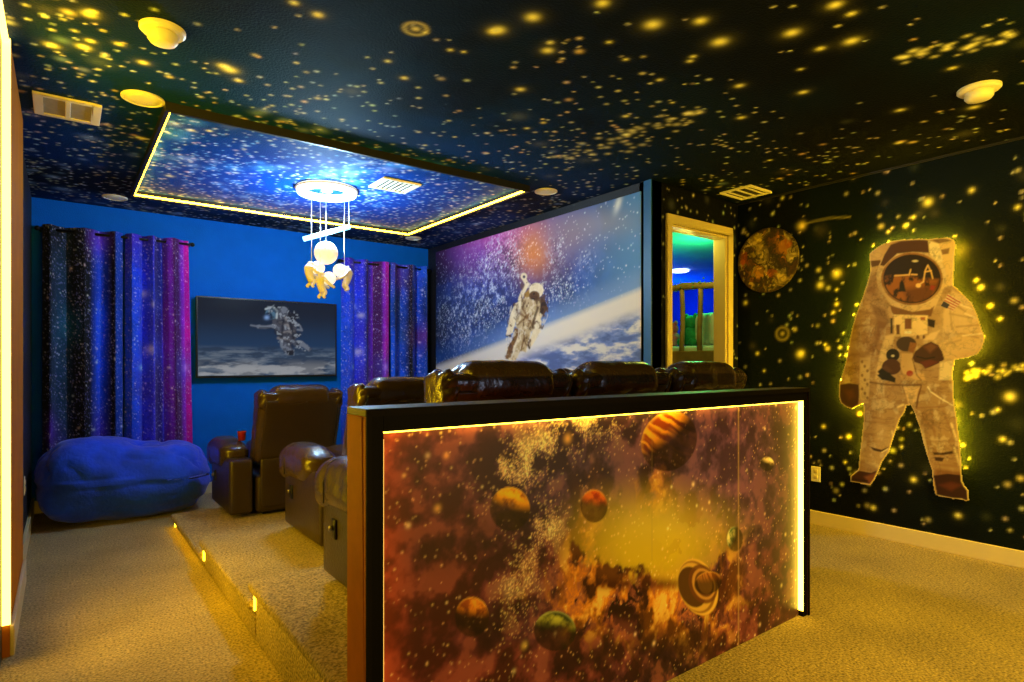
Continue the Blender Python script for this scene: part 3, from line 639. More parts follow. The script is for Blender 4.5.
# neck, shoulders, chest box
pa([(318,342),(420,372),(500,360),(520,345),(505,392),(470,395),(340,392),(325,372)], (120, 80, 48)); pa([(200,345),(270,318),(320,350),(330,400),(290,420),(250,400)], (196, 160, 116)); pa([(230,335),(300,360),(320,420),(280,470),(250,540),(232,600),(240,520),(260,430)], (112, 74, 46), 2, .75)
pa([(336,384),(490,388),(488,470),(440,482),(338,484)], (240, 208, 150)); pa([(385,402),(416,402),(416,450),(385,450)], (120, 74, 44)); pa([(346,430),(362,430),(362,474),(348,474)], (96, 58, 34)); pa([(385,460),(415,460),(415,471),(385,471)], (252, 244, 222)); pa([(456,396),(478,396),(478,410),(458,410)], (170, 96, 60)); pa([(488,402),(524,410),(520,446),(490,436)], (40, 26, 20)); pa([(320,400),(330,400),(330,470),(320,470)], BK)
for k in range(5): ea(430+14*k, 486, 6, 9, (110, 74, 46) if k % 2 else (206, 170, 120))
pa([(300,480),(345,470),(310,560),(290,640),(250,682),(262,600),(280,530)], (220, 188, 138), 1); pa([(500,470),(545,455),(520,500),(470,500)], (228, 196, 146), 1)
ea(392, 518, 46, 34, (64, 44, 34)); pa([(410,510),(440,515),(425,560),(400,550)], (150, 96, 50)); ea(331, 568, 31, 29, BK); ea(331, 572, 7, 5, (230, 225, 210)); ea(325, 622, 44, 36, (74, 40, 28)); pa([(258,660),(300,636),(322,655),(318,682),(282,682)], BK); pa([(262,640),(300,615),(330,640),(280,660)], (90, 56, 36), 1, .8)
pa([(370,560),(420,560),(430,640),(380,660),(366,620)], (226, 186, 128)); ea(408, 652, 15, 13, (170, 46, 34)); pa([(360,660),(470,650),(480,682),(370,682)], (214, 170, 112))
# raised forearm and its glove
pa([(600,275),(650,292),(715,385),(740,470),(620,470),(560,460),(560,380)], (224, 190, 140), 1.2, .8); pa([(540,520),(640,470),(740,455),(745,510),(715,560),(640,585),(560,592)], (216, 178, 122), 1)
for l in ([(600, 330), (660, 370)], [(590, 380), (690, 400)], [(620, 440), (730, 430)], [(640, 470), (720, 490)], [(570, 520), (640, 500)], [(585, 300), (600, 450)]): cv.line(A(l), 1.6, (140, 96, 58), 1, .7)
for l in ([(640, 340), (690, 360)], [(660, 380), (710, 400)], [(650, 480), (740, 470)]): cv.line(A(l), 1.4, (250, 232, 196), .8, .8)
pa([(420,580),(432,552),(470,522),(505,506),(538,522),(556,552),(566,588),(540,606),(505,622),(478,630),(462,612),(428,600)], (70, 40, 26)); pa([(470,530),(505,512),(535,530),(500,560)], (116, 66, 36), 1.5, .8); pa([(455,600),(500,590),(540,600),(480,628)], (110, 44, 34), 1, .7); cv.line(A([(440, 575), (480, 585), (520, 578)]), 1.2, BK)
cv.line(A([(420, 585), (440, 660), (460, 682)]), 1.2, (110, 74, 44)); pa([(545,600),(604,592),(604,682),(540,682)], (238, 214, 160), 1)
# flag patch
fp = [(548,346), (582,290), (642,326), (604,368)]
pa(fp, (226, 210, 190)); 
for k in range(5):
    t = (k+.2)/5; t2 = t+.1
    q = lambda a, b, s: (a[0]+(b[0]-a[0])*s, a[1]+(b[1]-a[1])*s)
    pa([q(fp[0], fp[1], t), q(fp[3], fp[2], t), q(fp[3], fp[2], t2), q(fp[0], fp[1], t2)], (176, 44, 36), .4)
pa([(548,346), (562,322), (590,338), (578,358)], (54, 52, 76), .4)
# hanging arm, left glove, belt, legs
for l in ([(150, 440), (230, 430)], [(140, 500), (220, 510)], [(125, 570), (215, 560)], [(120, 620), (200, 640)], [(180, 370), (250, 380)]): cv.line(A(l), 1.8, (134, 92, 56), 1.1, .7)
pb([(95,72),(140,64),(188,70),(192,115),(186,172),(155,190),(125,180),(98,158),(90,128)], (66, 34, 24)); pb([(120,100),(160,95),(170,130),(140,150)], (96, 52, 32), 2, .7); cv.line(B([(92, 125), (100, 162), (125, 183), (155, 192), (186, 176)]), 1.2, (206, 160, 96), .7, .8)
pb([(195,-60),(245,-60),(242,60),(236,160),(205,166),(192,120)], (216, 186, 140), .8)
for k in range(9): cv.ellipse(820+(205+13*(k % 3))/4.872, 370+(-40+22*k)/4.872, 1.3, 1.6, (110, 76, 50), a=.8)
pb([(280,10),(300,-10),(370,40),(365,62),(320,50)], BK); ea(408, 652, 15, 13, (170, 46, 34)); cv.line(B([(245, 60), (330, 72), (440, 74), (490, 72)]), 1.6, (96, 60, 36), .8, .9)
cv.line(B([(402, 80), (420, 130), (432, 172)]), 1.4, (120, 80, 46)); cv.line(B([(492, 78), (478, 130), (470, 185)]), 1.8, (110, 70, 40)); pb([(405,82),(488,80),(455,170),(430,168)], (234, 196, 140), 1, .8)
cv.line(B([(525, 82), (538, 105), (590, 140), (646, 172)]), 1.3, (252, 236, 200)); cv.line(B([(470, 185), (600, 178)]), 1.1, (150, 106, 62), .8, .8)
for l in ([(225, 150), (330, 130)], [(215, 250), (330, 260)], [(210, 310), (340, 330)], [(235, 350), (320, 345)], [(500, 230), (560, 300)], [(540, 190), (560, 330)], [(600, 200), (640, 300)], [(520, 350), (660, 345)], [(560, 460), (680, 470)], [(215, 420), (290, 440)]): cv.line(B(l), 1.8, (146, 102, 60), 1.2, .65)
for l in ([(350, 300), (360, 330)], [(380, 180), (405, 170)], [(500, 300), (520, 400)], [(640, 260), (665, 340)], [(655, 380), (680, 460)]): cv.line(B(l), 2.0, (250, 226, 176), 1, .8)
pb([(240,372),(300,388),(338,372),(302,402),(262,394)], (64, 38, 26)); pb([(548,400),(590,404),(645,394),(650,408),(600,414),(556,414)], (64, 38, 26)); pb([(556,424),(606,428),(596,446),(562,442)], (64, 38, 26)); cv.line(B([(330, 385), (300, 402)]), 1, (250, 226, 176))
pb([(190,430),(240,455),(285,482),(270,500),(190,492)], (120, 74, 44), 1.5, .85); pb([(560,480),(690,500),(690,520),(552,516)], (130, 82, 46), 1.5, .8)
pb([(148,512),(190,490),(250,500),(286,486),(266,534),(246,562),(205,556),(145,545)], (62, 32, 24)); pb([(215,520),(275,500),(262,535),(244,556)], (150, 84, 50), 1.5, .6); cv.line(B([(205, 554), (245, 560), (266, 532)]), 1.3, (236, 180, 130), .7, .8); cv.line(B([(150, 530), (230, 540)]), 1.2, (30, 16, 12))
pb([(546,515),(620,505),(692,512),(706,566),(724,588),(726,640),(690,632),(600,620),(562,612),(552,580)], (54, 28, 22)); pb([(580,560),(640,545),(690,560),(640,590)], (110, 54, 36), 2, .6); cv.line(B([(722, 588), (724, 638), (712, 640)]), 1.6, (246, 200, 150)); cv.line(B([(552, 530), (565, 600)]), 1.3, (220, 170, 120), .7, .8)
wr_ = 1-np.abs(2*fbm(u*7+1.5*n1, v*11+2*n2, 4, 111, 0.6)-1); wr2 = 1-np.abs(2*fbm(u*16+3, v*22+2*n1, 3, 113, 0.6)-1)
suit = (1-vm)*sstep(0.05, 0.16, cv.c.mean(-1))           # leaves the dark gloves, boots and visor alone
cv.mul(1-suit*(0.30*sstep(.86, .98, wr_)*sstep(.4, .6, n1)+0.22*sstep(.88, .99, wr2)))
cv.mix(suit*sstep(.50, .74, fbm(u*4, v*4, 4, 115))*.45, (128, 84, 48)); cv.mix(suit*sstep(.50, .72, fbm(u*5+7, v*5, 4, 117))*.3, (232, 200, 150))
for (cx_, cy_, rx_, ry_, a_) in ((855, 330, 12, 50, .45), (868, 420, 8, 50, .35), (905, 355, 14, 30, .35), (880, 300, 12, 16, .4), (925, 430, 6, 40, .3)):
    d_, _, _ = cv.ell(cx_, cy_, rx_, ry_); cv.mix(np.exp(-d_*d_)*a_*suit, (96, 58, 30))
es = cv.polymask(outline, 2.2); cv.mix((1-sstep(0.55, 0.95, es))*0.75, (246, 220, 160))  # pale edge highlight painted in along the outline
ca = empty('astronaut_cutout', (XR, 1.6, 1.2), 'life-size astronaut cut-out panel with yellow backlight on the starry right wall', 'wall decoration')
co = cv.build('astronaut_panel', M['print_satin'], 0.014, ca, back=(200, 190, 170)); co.location = (-XR, -1.6, -1.2)
def on_wall(p, x):
    uu = (p[0]-512)/F; dx, dy, dz = uu*C+S, -uu*S+C, -(p[1]-H0)/F; t = x/dx; return Vector((x, t*dy, CZ+t*dz))
pts = [on_wall(p, XA+0.021) for p in outline]
cen = sum(pts, Vector())/len(pts); inn = []
for i, p in enumerate(pts):
    t_ = (pts[(i+1) % len(pts)]-pts[i-1]); nn = Vector((0, t_.z, -t_.y)).normalized()
    inn.append(nn)
area = sum(pts[i].y*pts[(i+1) % len(pts)].z-pts[(i+1) % len(pts)].y*pts[i].z for i in range(len(pts)))
sg = -1 if area > 0 else 1
k0 = outline.index(B([(190, 430)])[0]); k1 = outline.index(B([(688, 470)])[0])+1
inset = [p+nn*sg*0.014 for p, nn in zip(pts, inn)]
o = MB().tube(inset[k0:]+inset[:k1], 0.005, 6).build('backlight', M['led_halo'], ca, smooth=True); o.location = (-XR, -1.6, -1.2); o['label'] = 'yellow light strip behind the panel edge'

# ------------------------------------------------------------------ round planet picture
cv = Canvas((XR-0.03, 2.62+0.275, 2.078-0.275), (0, -0.55, 0), (0, 0, 0.55), 0.0045, (70, 48, 30))
u, v = cv.u-0.275, cv.v-0.275; rr = np.sqrt(u*u+v*v); cv.mask = rr < 0.265
wx = fbm(u*7+3, v*7, 4, 121)*0.35; wy = fbm(u*7, v*7+8, 4, 123)*0.35
n1 = fbm(u*9+wx*14, v*9+wy*14, 6, 125, 0.6); n2 = fbm(u*18+wx*20, v*18+wy*20, 5, 127, 0.6)
cv.mix(sstep(0.46, 0.6, n1), (56, 60, 42)); cv.mix(sstep(0.54, 0.66, n1)*0.9, (196, 164, 84)); cv.mix(sstep(0.55, 0.66, n2)*0.8, (226, 196, 120)); cv.mix(sstep(0.45, 0.36, n1)*0.8, (40, 26, 30)); cv.mix(sstep(0.44, 0.34, n2)*0.7, (128, 74, 30))
def e(x, y, rx, ry, c, a=0.9, rot=0): 
    d, _, _ = cv.ell(730+x/8.525, 220+y/8.525, rx/8.525, ry/8.525, rot); cv.mix(sstep(1.15, 0.7, d+(n2-0.5)*2.4)*a*sstep(.3, .55, n1+.1)*.9, c)
e(465, 220, 62, 82, (240, 150, 30), .95); e(500, 200, 36, 50, (220, 110, 24), .8); e(245, 440, 60, 45, (206, 140, 30)); e(350, 450, 60, 36, (196, 100, 30)); e(110, 320, 34, 70, (190, 90, 24)); e(240, 150, 30, 34, (222, 190, 60)); e(420, 500, 50, 60, (214, 180, 90), .8, .5); e(310, 290, 26, 70, (190, 165, 110), .8); e(340, 260, 60, 70, (54, 40, 44), .6); e(500, 400, 60, 60, (50, 40, 40), .6); e(190, 300, 30, 24, (210, 180, 60))
cv.mix(sstep(.62, .85, 1-np.abs(2*fbm(u*16+wx*10, v*16+wy*10, 4, 129)-1))*.55, (34, 26, 22)); cv.mul(0.95+0*rr); cv.mix(sstep(0.22, 0.265, rr)*0.7, (30, 18, 12))
o = cv.build('planet_disc', M['print_satin'], 0.022, back=(20, 16, 14)); tag(o, 'round planet picture on the starry wall beside the doorway', 'picture')

# ------------------------------------------------------------------ recliners
def bend(P, f): Q = P.copy(); f(Q); return Q
def wob(Q, amp, sc, seed):
    for i in range(len(Q)):
        p = Vector(Q[i]); d = mnoise.noise(p*sc+Vector((seed, 0, 0))); Q[i] += Q[i]/(np.linalg.norm(Q[i])+1e-6)*amp*d
    return Q
def make_recliner(label, loc, left_out=True, group='leather home theatre recliners'):
    r = empty('recliner', loc, label, 'recliner', group)
    W = 0.315
    b = MB().rbox((0, 0.03, 0.165), (0.60, 0.66, 0.27), 0.03); b.build('base', M['leather_side'], r, smooth=True)
    # feet plate
    MB().box(-0.24, 0.24, -0.22, 0.30, 0.0, 0.035).build('underframe', M['black_plastic'], r)
    def puff(P):
        Q = P.copy(); t = (1-(Q[:, 0]/0.23)**2).clip(0)*(1-(Q[:, 1]/0.33)**2).clip(0); Q[:, 2] += 0.035*t*(Q[:, 2] > 0); return Q
    MB().rbox((0, 0.15, 0.40), (0.45, 0.58, 0.18), 0.06, 3, 8, puff).build('seat', M['leather'], r, smooth=True)
    MB().rbox((0, 0.405, 0.235), (0.45, 0.08, 0.36), 0.03).build('footrest', M['leather'], r, smooth=True)
    # leaning back, with two seam grooves on the rear face and raised shoulders
    def lean(P):
        Q = P.copy(); z = Q[:, 2]+0.27
        Q[:, 1] += -0.19*(z/0.54)**1.1
        Q[:, 1] += 0.02*np.cos(P[:, 0]*9)*(P[:, 1] > 0)
        return wob(Q, 0.006, 16, 3)
    MB().rbox((0, -0.17, 0.655), (0.63, 0.19, 0.54), 0.05, 4, 12, lean).build('backrest', M['leather'], r, smooth=True)
    # flat rear cover panel
    def lean2(P):
        Q = P.copy(); Q[:, 1] += -0.19*((Q[:, 2]+0.245)/0.54+0.02)**1.1; return Q
    MB().rbox((0, -0.262, 0.63), (0.54, 0.024, 0.46), 0.011, 2, 8, lean2).build('rear_panel', M['leather_side'], r, smooth=True)
    MB().rbox((0, -0.295, 0.245), (0.55, 0.03, 0.36), 0.014, 2, 6).build('rear_skirt', M['leather_side'], r, smooth=True)
    # headrest roll with gathered ends
    def roll(P):
        Q = P.copy(); t = np.abs(P[:, 0])/0.235
        ang = np.arctan2(P[:, 2], P[:, 1]); pinch = 1-0.22*sstep(0.82, 1.0, t)+0.05*np.cos(ang*7)*sstep(0.8, 0.95, t)
        Q[:, 1] *= pinch; Q[:, 2] *= pinch; Q[:, 2] -= 0.018*sstep(0.6, 1, t)
        return wob(Q, 0.008, 12, 9)
    h = MB().rbox((0, -0.345, 0.888), (0.47, 0.20, 0.17), 0.075, 5, 14, roll).build('headrest', M['leather'], r, smooth=True)
    for sx in (-1, 1):
        def gath(P):
            Q = P.copy(); ang = np.arctan2(P[:, 2], P[:, 1]); k = 1+0.075*np.cos(ang*6+P[:, 0]*60); Q[:, 1] *= k; Q[:, 2] *= k; return wob(Q, 0.007, 25, 5+sx)
        MB().rbox((sx*0.274, -0.335, 0.862), (0.085, 0.20, 0.15), 0.05, 4, 6, gath).build('shoulder', M['leather'], r, smooth=True)
    for sx in (-1, 1):
        out = sx == -1 and left_out
        cx, wa = (-0.405, 0.16) if out else (sx*0.262, 0.09)
        MB().rbox((cx, 0.03, 0.235), (wa, 0.66, 0.40), 0.025, 3, 6).build('arm', M['leather_side'], r, smooth=True)
        hp = 0.23 if out else 0.14
        def droop(P):
            Q = P.copy(); t = sstep(0.08, 0.30, Q[:, 1]); Q[:, 2] -= 0.035*t*t
            Q[:, 2] += 0.014*(1-(Q[:, 1]/0.32)**2).clip(0)
            rear = sstep(-0.10, -0.28, P[:, 1]); Q[:, 2] += rear*0.11*np.clip(0.5-P[:, 2]/hp, 0, 1)*(hp > 0.2)-rear*0.03
            front = sstep(0.05, 0.28, P[:, 1]); Q[:, 0] *= 1+0.06*front
            for gy in (-0.04, 0.13):
                grv = np.exp(-((Q[:, 1]-gy)/0.010)**2); Q[:, 0] *= 1-0.05*grv; Q[:, 2] -= 0.006*grv*np.sign(P[:, 2])
            return wob(Q, 0.006, 14, 2)
        yy, ln = (0.12, 0.58) if out else (0.12, 0.54)
        zc = 0.548-hp/2
        p = MB().rbox((cx-(0.008 if out else 0), yy, zc), (wa+(0.05 if out else 0.018), ln, hp), 0.085 if out else 0.06, 5, 16, droop).build('arm_pad', M['leather'], r, smooth=True)
        x0, x1 = cx-wa/2-(0.03 if out else 0.008), cx+wa/2+(0.012 if out else 0.008)
        MB().tube([(x0-.001, yy+.13, zc-hp*.3), (x0-.001, yy+.13, zc+.02), (x0+.018, yy+.13, zc+hp/2-.022), (x0+.05, yy+.13, zc+hp/2-.001), (x1-.05, yy+.13, zc+hp/2-.001), (x1-.012, yy+.13, zc+hp/2-.022)], 0.0035, 6).build('piping', M['piping'], p, smooth=True)
        if out:
            hd = MB().rbox((cx-wa/2-0.004, 0.20, 0.26), (0.014, 0.05, 0.085), 0.006, 2, 3).build('recline_handle', M['black_plastic'], r, smooth=True)
            MB().lathe([(0.012, 0), (0.012, 0.012), (0.006, 0.018)], (0, 0, 0), 12, 'x').build('button', M['chrome'], hd, smooth=True, loc=(cx-wa/2-0.026, 0.20, 0.265))
    return r
ZL, ZM, ZH = 0.10, 0.18, 0.27
r1 = make_recliner('dark leather recliner in the lowest front row beside the blue bean bag', (1.445, 4.93, ZL))
copy_tree(r1, (1.62, 3.56, ZM), 'dark leather recliner in the middle row, behind the frontmost recliner')
copy_tree(r1, (1.41, 2.27, ZH), 'leftmost recliner of the row directly behind the bar partition, with outer arm')
r2 = make_recliner('second recliner from the left along the bar partition, below the mural edge', (2.063, 2.27, ZH), False)
copy_tree(r2, (2.716, 2.27, ZH), 'recliner at the right end of the bar partition, in front of the doorway')

c = empty('cup', (1.095, 4.87, ZL+0.546), 'small red cup on the arm of the frontmost recliner', 'cup')

# ------------------------------------------------------------------ bean bag
def bag(P):
    Q = P.copy()
    x, y, z = Q[:, 0]/0.6, Q[:, 1]/0.38, Q[:, 2]/0.33
    Q[:, 2] += np.where(z > 0, 0.03*np.cos(x*2.2+0.9)-0.07*np.exp(-((x-0.25)/0.4)**2-((y+0.1)/0.5)**2), 0)
    for i in range(len(Q)):
        p = Vector(Q[i]); d = mnoise.fractal(p*3.2, 1.0, 2.0, 4)*0.035
        if Q[i][2] > 0.1: d += -0.035*max(0, 1-abs(mnoise.noise(p*5.5))*7)
        else: d += 0.006*math.sin(p.z*70+3*mnoise.noise(p*4))
        Q[i] += Q[i]/np.linalg.norm(Q[i])*d
    Q[:, 2] = np.maximum(Q[:, 2], -0.318)
    return Q
bb = MB().rbox((0.43, 5.73, 0.318), (1.17, 0.68, 0.62), 0.27, 10, 14, bag).build('bean_bag', M['bag'], smooth=True)
tag(bb, 'big blue plush bean bag on the carpet in the far left corner', 'bean bag')

# ------------------------------------------------------------------ television
tv = empty('television', (1.685, YB, 1.485), 'wall-mounted black television showing a floating astronaut', 'television')
def TVL(o): o.location = (-1.685, -YB, -1.485); return o
TX, TXe, TYf, TZ0, TZ1 = 0.998, 2.338, YB-0.07, 1.10, 1.868
TVL(MB().box(TX, TXe, TYf+0.004, YB-0.028, TZ0, TZ1).build('case', M['black_plastic'], tv, bevel=0.006))
TVL(MB().box(TX, TX+.012, TYf-.006, TYf+.004, TZ0, TZ1).box(TXe-.012, TXe, TYf-.006, TYf+.004, TZ0, TZ1).box(TX+.012, TXe-.012, TYf-.006, TYf+.004, TZ1-.012, TZ1).box(TX+.012, TXe-.012, TYf-.006, TYf+.004, TZ0, TZ0+.02).build('bezel', M['black_plastic'], tv, bevel=0.002))
TVL(MB().box(1.5, 1.87, YB-0.03, YB-0.004, 1.3, 1.65).build('wall_bracket', M['black_plastic'], tv))
cv = Canvas((TX+.012, TYf, TZ0+.02), (TXe-TX-.024, 0, 0), (0, 0, TZ1-TZ0-.032), 0.0062, (28, 38, 58))
u, v = cv.u, cv.v; X, Y = cv.px, cv.py
hv = v/(cv.lv); cv.mix(sstep(0.9, 0.34, hv)*0.9, (36, 70, 112)); cv.mix(sstep(0.42, 0.30, hv)*0.5, (84, 104, 128)); cv.mix(G(225, 305, 60, 20)*0.5, (22, 28, 44))
cl = fbm(u*4, v*22, 5, 141, 0.6); cv.mix(sstep(0.40, 0.30, hv)*sstep(0.42, 0.62, cl)*0.7, (128, 140, 156)); cv.mix(sstep(0.25, 0.08, hv)*sstep(0.4, 0.6, fbm(u*6, v*16, 5, 143))*0.85, (190, 192, 196)); cv.mix(sstep(0.42, 0.36, hv)*sstep(0.5, 0.38, cl)*0.5, (40, 52, 74))
def T(pts): return [(190+x/5.68, 280+y/5.68) for x, y in pts]
GA, GB, GC = (126, 134, 152), (84, 86, 100), (34, 38, 52)
cv.poly(T([(466,196),(520,150),(560,180),(596,205),(606,260),(604,330),(566,384),(520,372),(492,300),(468,250)]), GB); cv.ellipse(190+530/5.68, 280+180/5.68, 5.0, 5.2, GA); cv.poly(T([(556,176),(596,195),(606,220),(590,240),(556,220)]), GC); cv.line(T([(590, 235), (625, 262), (636, 286), (612, 282)]), 2, GA)
for p in ([(510, 240), (560, 260)], [(520, 300), (590, 290)], [(540, 210), (575, 300)], [(500, 330), (560, 340)]): cv.line(T(p), 2.4, (150, 146, 150), .8, .8)
for p in ([(530, 230), (520, 330)], [(570, 250), (590, 330)]): cv.line(T(p), 2.2, GC, .8, .8)
cv.line(T([(346, 257), (375, 262), (395, 258)]), 1.6, GA); cv.line(T([(388, 266), (430, 268), (468, 262), (500, 275)]), 3.2, GA); cv.line(T([(395, 272), (460, 272)]), 1, GC)
cv.poly(T([(508,340),(560,360),(590,405),(556,428),(540,410),(514,380)]), GA); cv.poly(T([(545,400),(590,400),(588,425),(556,430)]), GC); cv.poly(T([(575,340),(640,348),(690,392),(676,406),(640,380),(590,372)]), GA); cv.poly(T([(600,352),(625,352),(620,372),(600,368)]), GC, .6, .7)
cv.ellipse(190+460/5.68, 280+192/5.68, 5.6, 6.0, (90, 130, 160)); cv.ellipse(190+446/5.68, 280+206/5.68, 4.0, 4.0, (30, 55, 85)); cv.line(T([(430, 165), (470, 152), (495, 175), (492, 215)]), 1.8, (200, 215, 225)); cv.blob(190+436/5.68, 280+213/5.68, 3.0, 2.6, (150, 190, 255), 1.0)
fm = np.clip(cv.polymask(T([(440,150),(520,130),(610,190),(640,290),(620,340),(695,390),(670,410),(590,380),(590,430),(540,420),(490,330),(460,250)]), 1), 0, 1); cv.mix(fm*sstep(.5, .62, fbm(u*26, v*26, 3, 147))*.6, (40, 42, 56)); cv.mix(fm*sstep(.6, .7, fbm(u*30, v*30, 3, 149))*.7, (176, 186, 200))
TVL(cv.build('screen', M['screen'], 0.002, tv))

# ------------------------------------------------------------------ curtains
def curtain(x0, x1, z0, label, scheme, seed, folds, flare=0.0, bright=False):
    YC = YB-0.115; ZT = 2.365; nu, nv = 190, 300
    s_ = np.linspace(0, 1, nu); t_ = np.linspace(0, 1, nv); Sg, Tg = np.meshgrid(s_, t_)
    ph = Sg*folds*2*math.pi; amp = 0.05+0.008*Tg; g = np.random.RandomState(seed)
    wv = np.sin(ph+0.5*np.sin(Sg*7+seed)+0.35*Tg*np.sin(Sg*11+seed))
    Yy = YC-amp*np.sign(wv)*np.abs(wv)**0.75
    Xx = x0+(x1-x0)*Sg+flare*Tg*(Sg-0.15)+0.016*np.sin(2*ph)*0.6
    Zz = ZT+(z0-ZT)*Tg
    P = np.stack([Xx, Yy, Zz], -1)
    cv = Canvas((0, 0, 0), (1, 0, 0), (0, 1, 0), 0.5); cv.nu, cv.nv = nu, nv; cv.u = Sg*0.75; cv.v = Tg*2.3; cv.lu, cv.lv = 0.75, 2.3; cv.P = P
    d = P[..., 0]*S+P[..., 1]*C; r = P[..., 0]*C-P[..., 1]*S; cv.px = 512+F*r/d; cv.py = H0-F*(P[..., 2]-CZ)/d
    cv.c = np.zeros((nv, nu, 3)); u, v = cv.u, cv.v
    w_ = fbm(u*3, v*1.6, 5, seed); w2 = fbm(u*5+3, v*2.5, 5, seed+3)
    def band(a, b, e=.03): return sstep(a-e, a+e, Sg)*sstep(b+e, b-e, Sg)
    if scheme == 'nebula':
        cv.mix(np.ones_like(u), (8, 52, 240)); cv.mix(sstep(.35, .55, w_+.25*(Sg-.3))*.5, (84, 30, 225))
        cv.mix(sstep(.5, .72, Sg+.2*(w_-.5)), (140, 28, 225)); cv.mix(sstep(.82, 1., Sg+.15*(w_-.5))*.95, (225, 16, 200))
        cv.mix(sstep(.5, .15, np.abs(Tg-.5))*sstep(.5, .1, Sg)*.9, (6, 84, 255)); cv.mix(sstep(.78, .98, Tg+.2*(w2-.5))*.8, (44, 10, 50)); cv.mix(sstep(.55, .68, w2)*.4, (50, 10, 90))
        cv.mix(band(.70, .84)*.85, (54, 10, 30)); cv.mix(band(.44, .54)*.75, (26, 6, 44))
        for (a, b, q, cc) in ((.30, .22, .03, (240, 235, 255)), (.40, .26, .025, (240, 225, 235)), (.36, .43, .035, (245, 225, 240)), (.22, .50, .025, (160, 225, 255)), (.92, .50, .035, (235, 160, 235))):
            dd = np.sqrt(((Sg-a)*.75)**2+((Tg-b)*2.3)**2); cv.mix(np.exp(-(dd/q)**2)*.95, cc); cv.mix(np.exp(-(dd/(q*4))**2)*.35, (50, 90, 250))
    else:
        cv.mix(np.ones_like(u), (8, 9, 20)); cv.mix(band(.1, .36, .06)*.75*sstep(.25, .6, w_), (24, 62, 96)); cv.mix(band(.62, .80, .05)*.95, (8, 80, 250)); cv.mix(band(.90, 1.1, .03)*.9, (6, 66, 190))
        cv.mix(band(.62, .80, .05)*sstep(.6, .8, Tg)*.8, (90, 16, 190)); cv.mix(np.exp(-(((Sg-.2)/.12)**2+((Tg-.9)/.12)**2))*.8, (100, 20, 180)); cv.mix(np.exp(-(((Sg-.1)/.07)**2+((Tg-.72)/.06)**2))*.7, (90, 24, 180))
        cv.mix(np.exp(-(((Sg-.7)/.12)**2+((Tg-.03)/.06)**2))*.8, (110, 30, 190)); cv.mix(np.exp(-(((Sg-.3)/.12)**2+((Tg-.35)/.06)**2))*.6, (20, 110, 150))
    if bright:
        cv.mix(sstep(.15, .5, w_)*(1-band(.42, .56, .05))*.97, (6, 92, 255)); cv.mix(np.exp(-(((Sg-.8)/.3)**2+((Tg-.35)/.06)**2))*.7, (110, 20, 120)); cv.mix(np.exp(-(((Sg-.2)/.2)**2+((Tg-.05)/.09)**2))*.8, (110, 40, 190)); cv.mix(band(.03, .32)*np.exp(-((Tg-.2)/.08)**2)*.7, (14, 60, 70))
    gr = vnoise(u*150, v*150, seed); cv.c = cv.c*(0.72+0.5*sstep(.3, .8, w2))[..., None]; cv.mix(sstep(.72, .95, gr)*.4, (150, 150, 235)); cv.mix(sstep(.3, .1, gr)*.35, (6, 6, 22))
    cv.stars(1100, .0024, .005, (240, 230, 250), seed+1, np.clip(.3+.9*w2, 0, 1), .9, 2.5); cv.stars(30, .006, .012, (250, 235, 230), seed+2, None, .8, 2)
    o = cv.build('curtain', M['cloth']); me = o.data
    bm = bmesh.new(); bm.from_mesh(me); bm.to_mesh(me); bm.free()
    me.polygons.foreach_set('use_smooth', [True]*len(me.polygons))
    so = o.modifiers.new('cloth thickness', 'SOLIDIFY'); so.thickness = 0.003
    return tag(o, label, 'curtain', 'galaxy print curtains')
curtain(-0.125, 0.42, 0.03, 'dark teal galaxy curtain panel in the far left corner', 'dark', 201, 2.5, 0.0)
curtain(0.44, 0.93, 0.03, 'purple and blue galaxy curtain panel just left of the television', 'nebula', 211, 3.0, 0.05)
curtain(2.38, 2.91, 0.03, 'blue and violet galaxy curtain panel just right of the television', 'nebula', 211, 2.5, 0.0)
curtain(2.93, 3.43, 0.03, 'teal-blue galaxy curtain panel against the far right corner', 'dark', 221, 2.5, 0.0, True)
def rod(x0, x1, label):
    ro = empty('curtain_rod', ((x0+x1)/2, YB-0.115, 2.33), label, 'curtain rod')
    h = (x1-x0)/2
    MB().tube([(-h, 0, 0), (h, 0, 0)], 0.011, 12).build('pole', M['rod'], ro, smooth=True)
    for sx in (-1, 1): MB().ball((sx*h, 0, 0), 0.02, 14, 8).build('finial', M['rod'], ro, smooth=True)
    for sx in (-1, 1): MB().box(sx*(h-.02)-.008, sx*(h-.02)+.008, -0.01, 0.113, -0.012, 0.012).build('bracket', M['rod'], ro)
rod(-0.16, 0.96, 'black curtain rod above the left curtains')
rod(2.35, 3.44, 'black curtain rod above the right curtains')

# ------------------------------------------------------------------ chandelier
CX, CY = 1.653, 4.586
ch = empty('chandelier', (CX, CY, ZC), 'glowing ring chandelier with moon globe and small astronauts hanging from the ceiling', 'chandelier')
MB().lathe([(0.045, -0.02), (0.045, 0.0)], (0, 0, 0), 32).build('ceiling_canopy', M['figure'], ch, smooth=False)
ring = []
R_ = 0.195
k = 48; mb = MB()
prof = [(R_-.032, -.045), (R_+.026, -.045), (R_+.032, -.03), (R_+.032, 0), (R_-.032, 0)]
vv = []; ff = []
for j in range(k):
    t = 2*math.pi*j/k
    for (r, z) in prof: vv.append((r*math.cos(t), r*math.sin(t), z))
for j in range(k):
    for q in range(5): ff.append((j*5+q, j*5+(q+1) % 5, ((j+1) % k)*5+(q+1) % 5, ((j+1) % k)*5+q))
mb.add(vv, ff); mb.build('light_ring', M['led_white'], ch, smooth=False)
MB().tube([(R_*1.18*math.cos(2*math.pi*j/48), R_*1.18*math.sin(2*math.pi*j/48), -.012) for j in range(48)], 0.006, 6, True).build('ring_rim', M['figure'], ch, smooth=True)
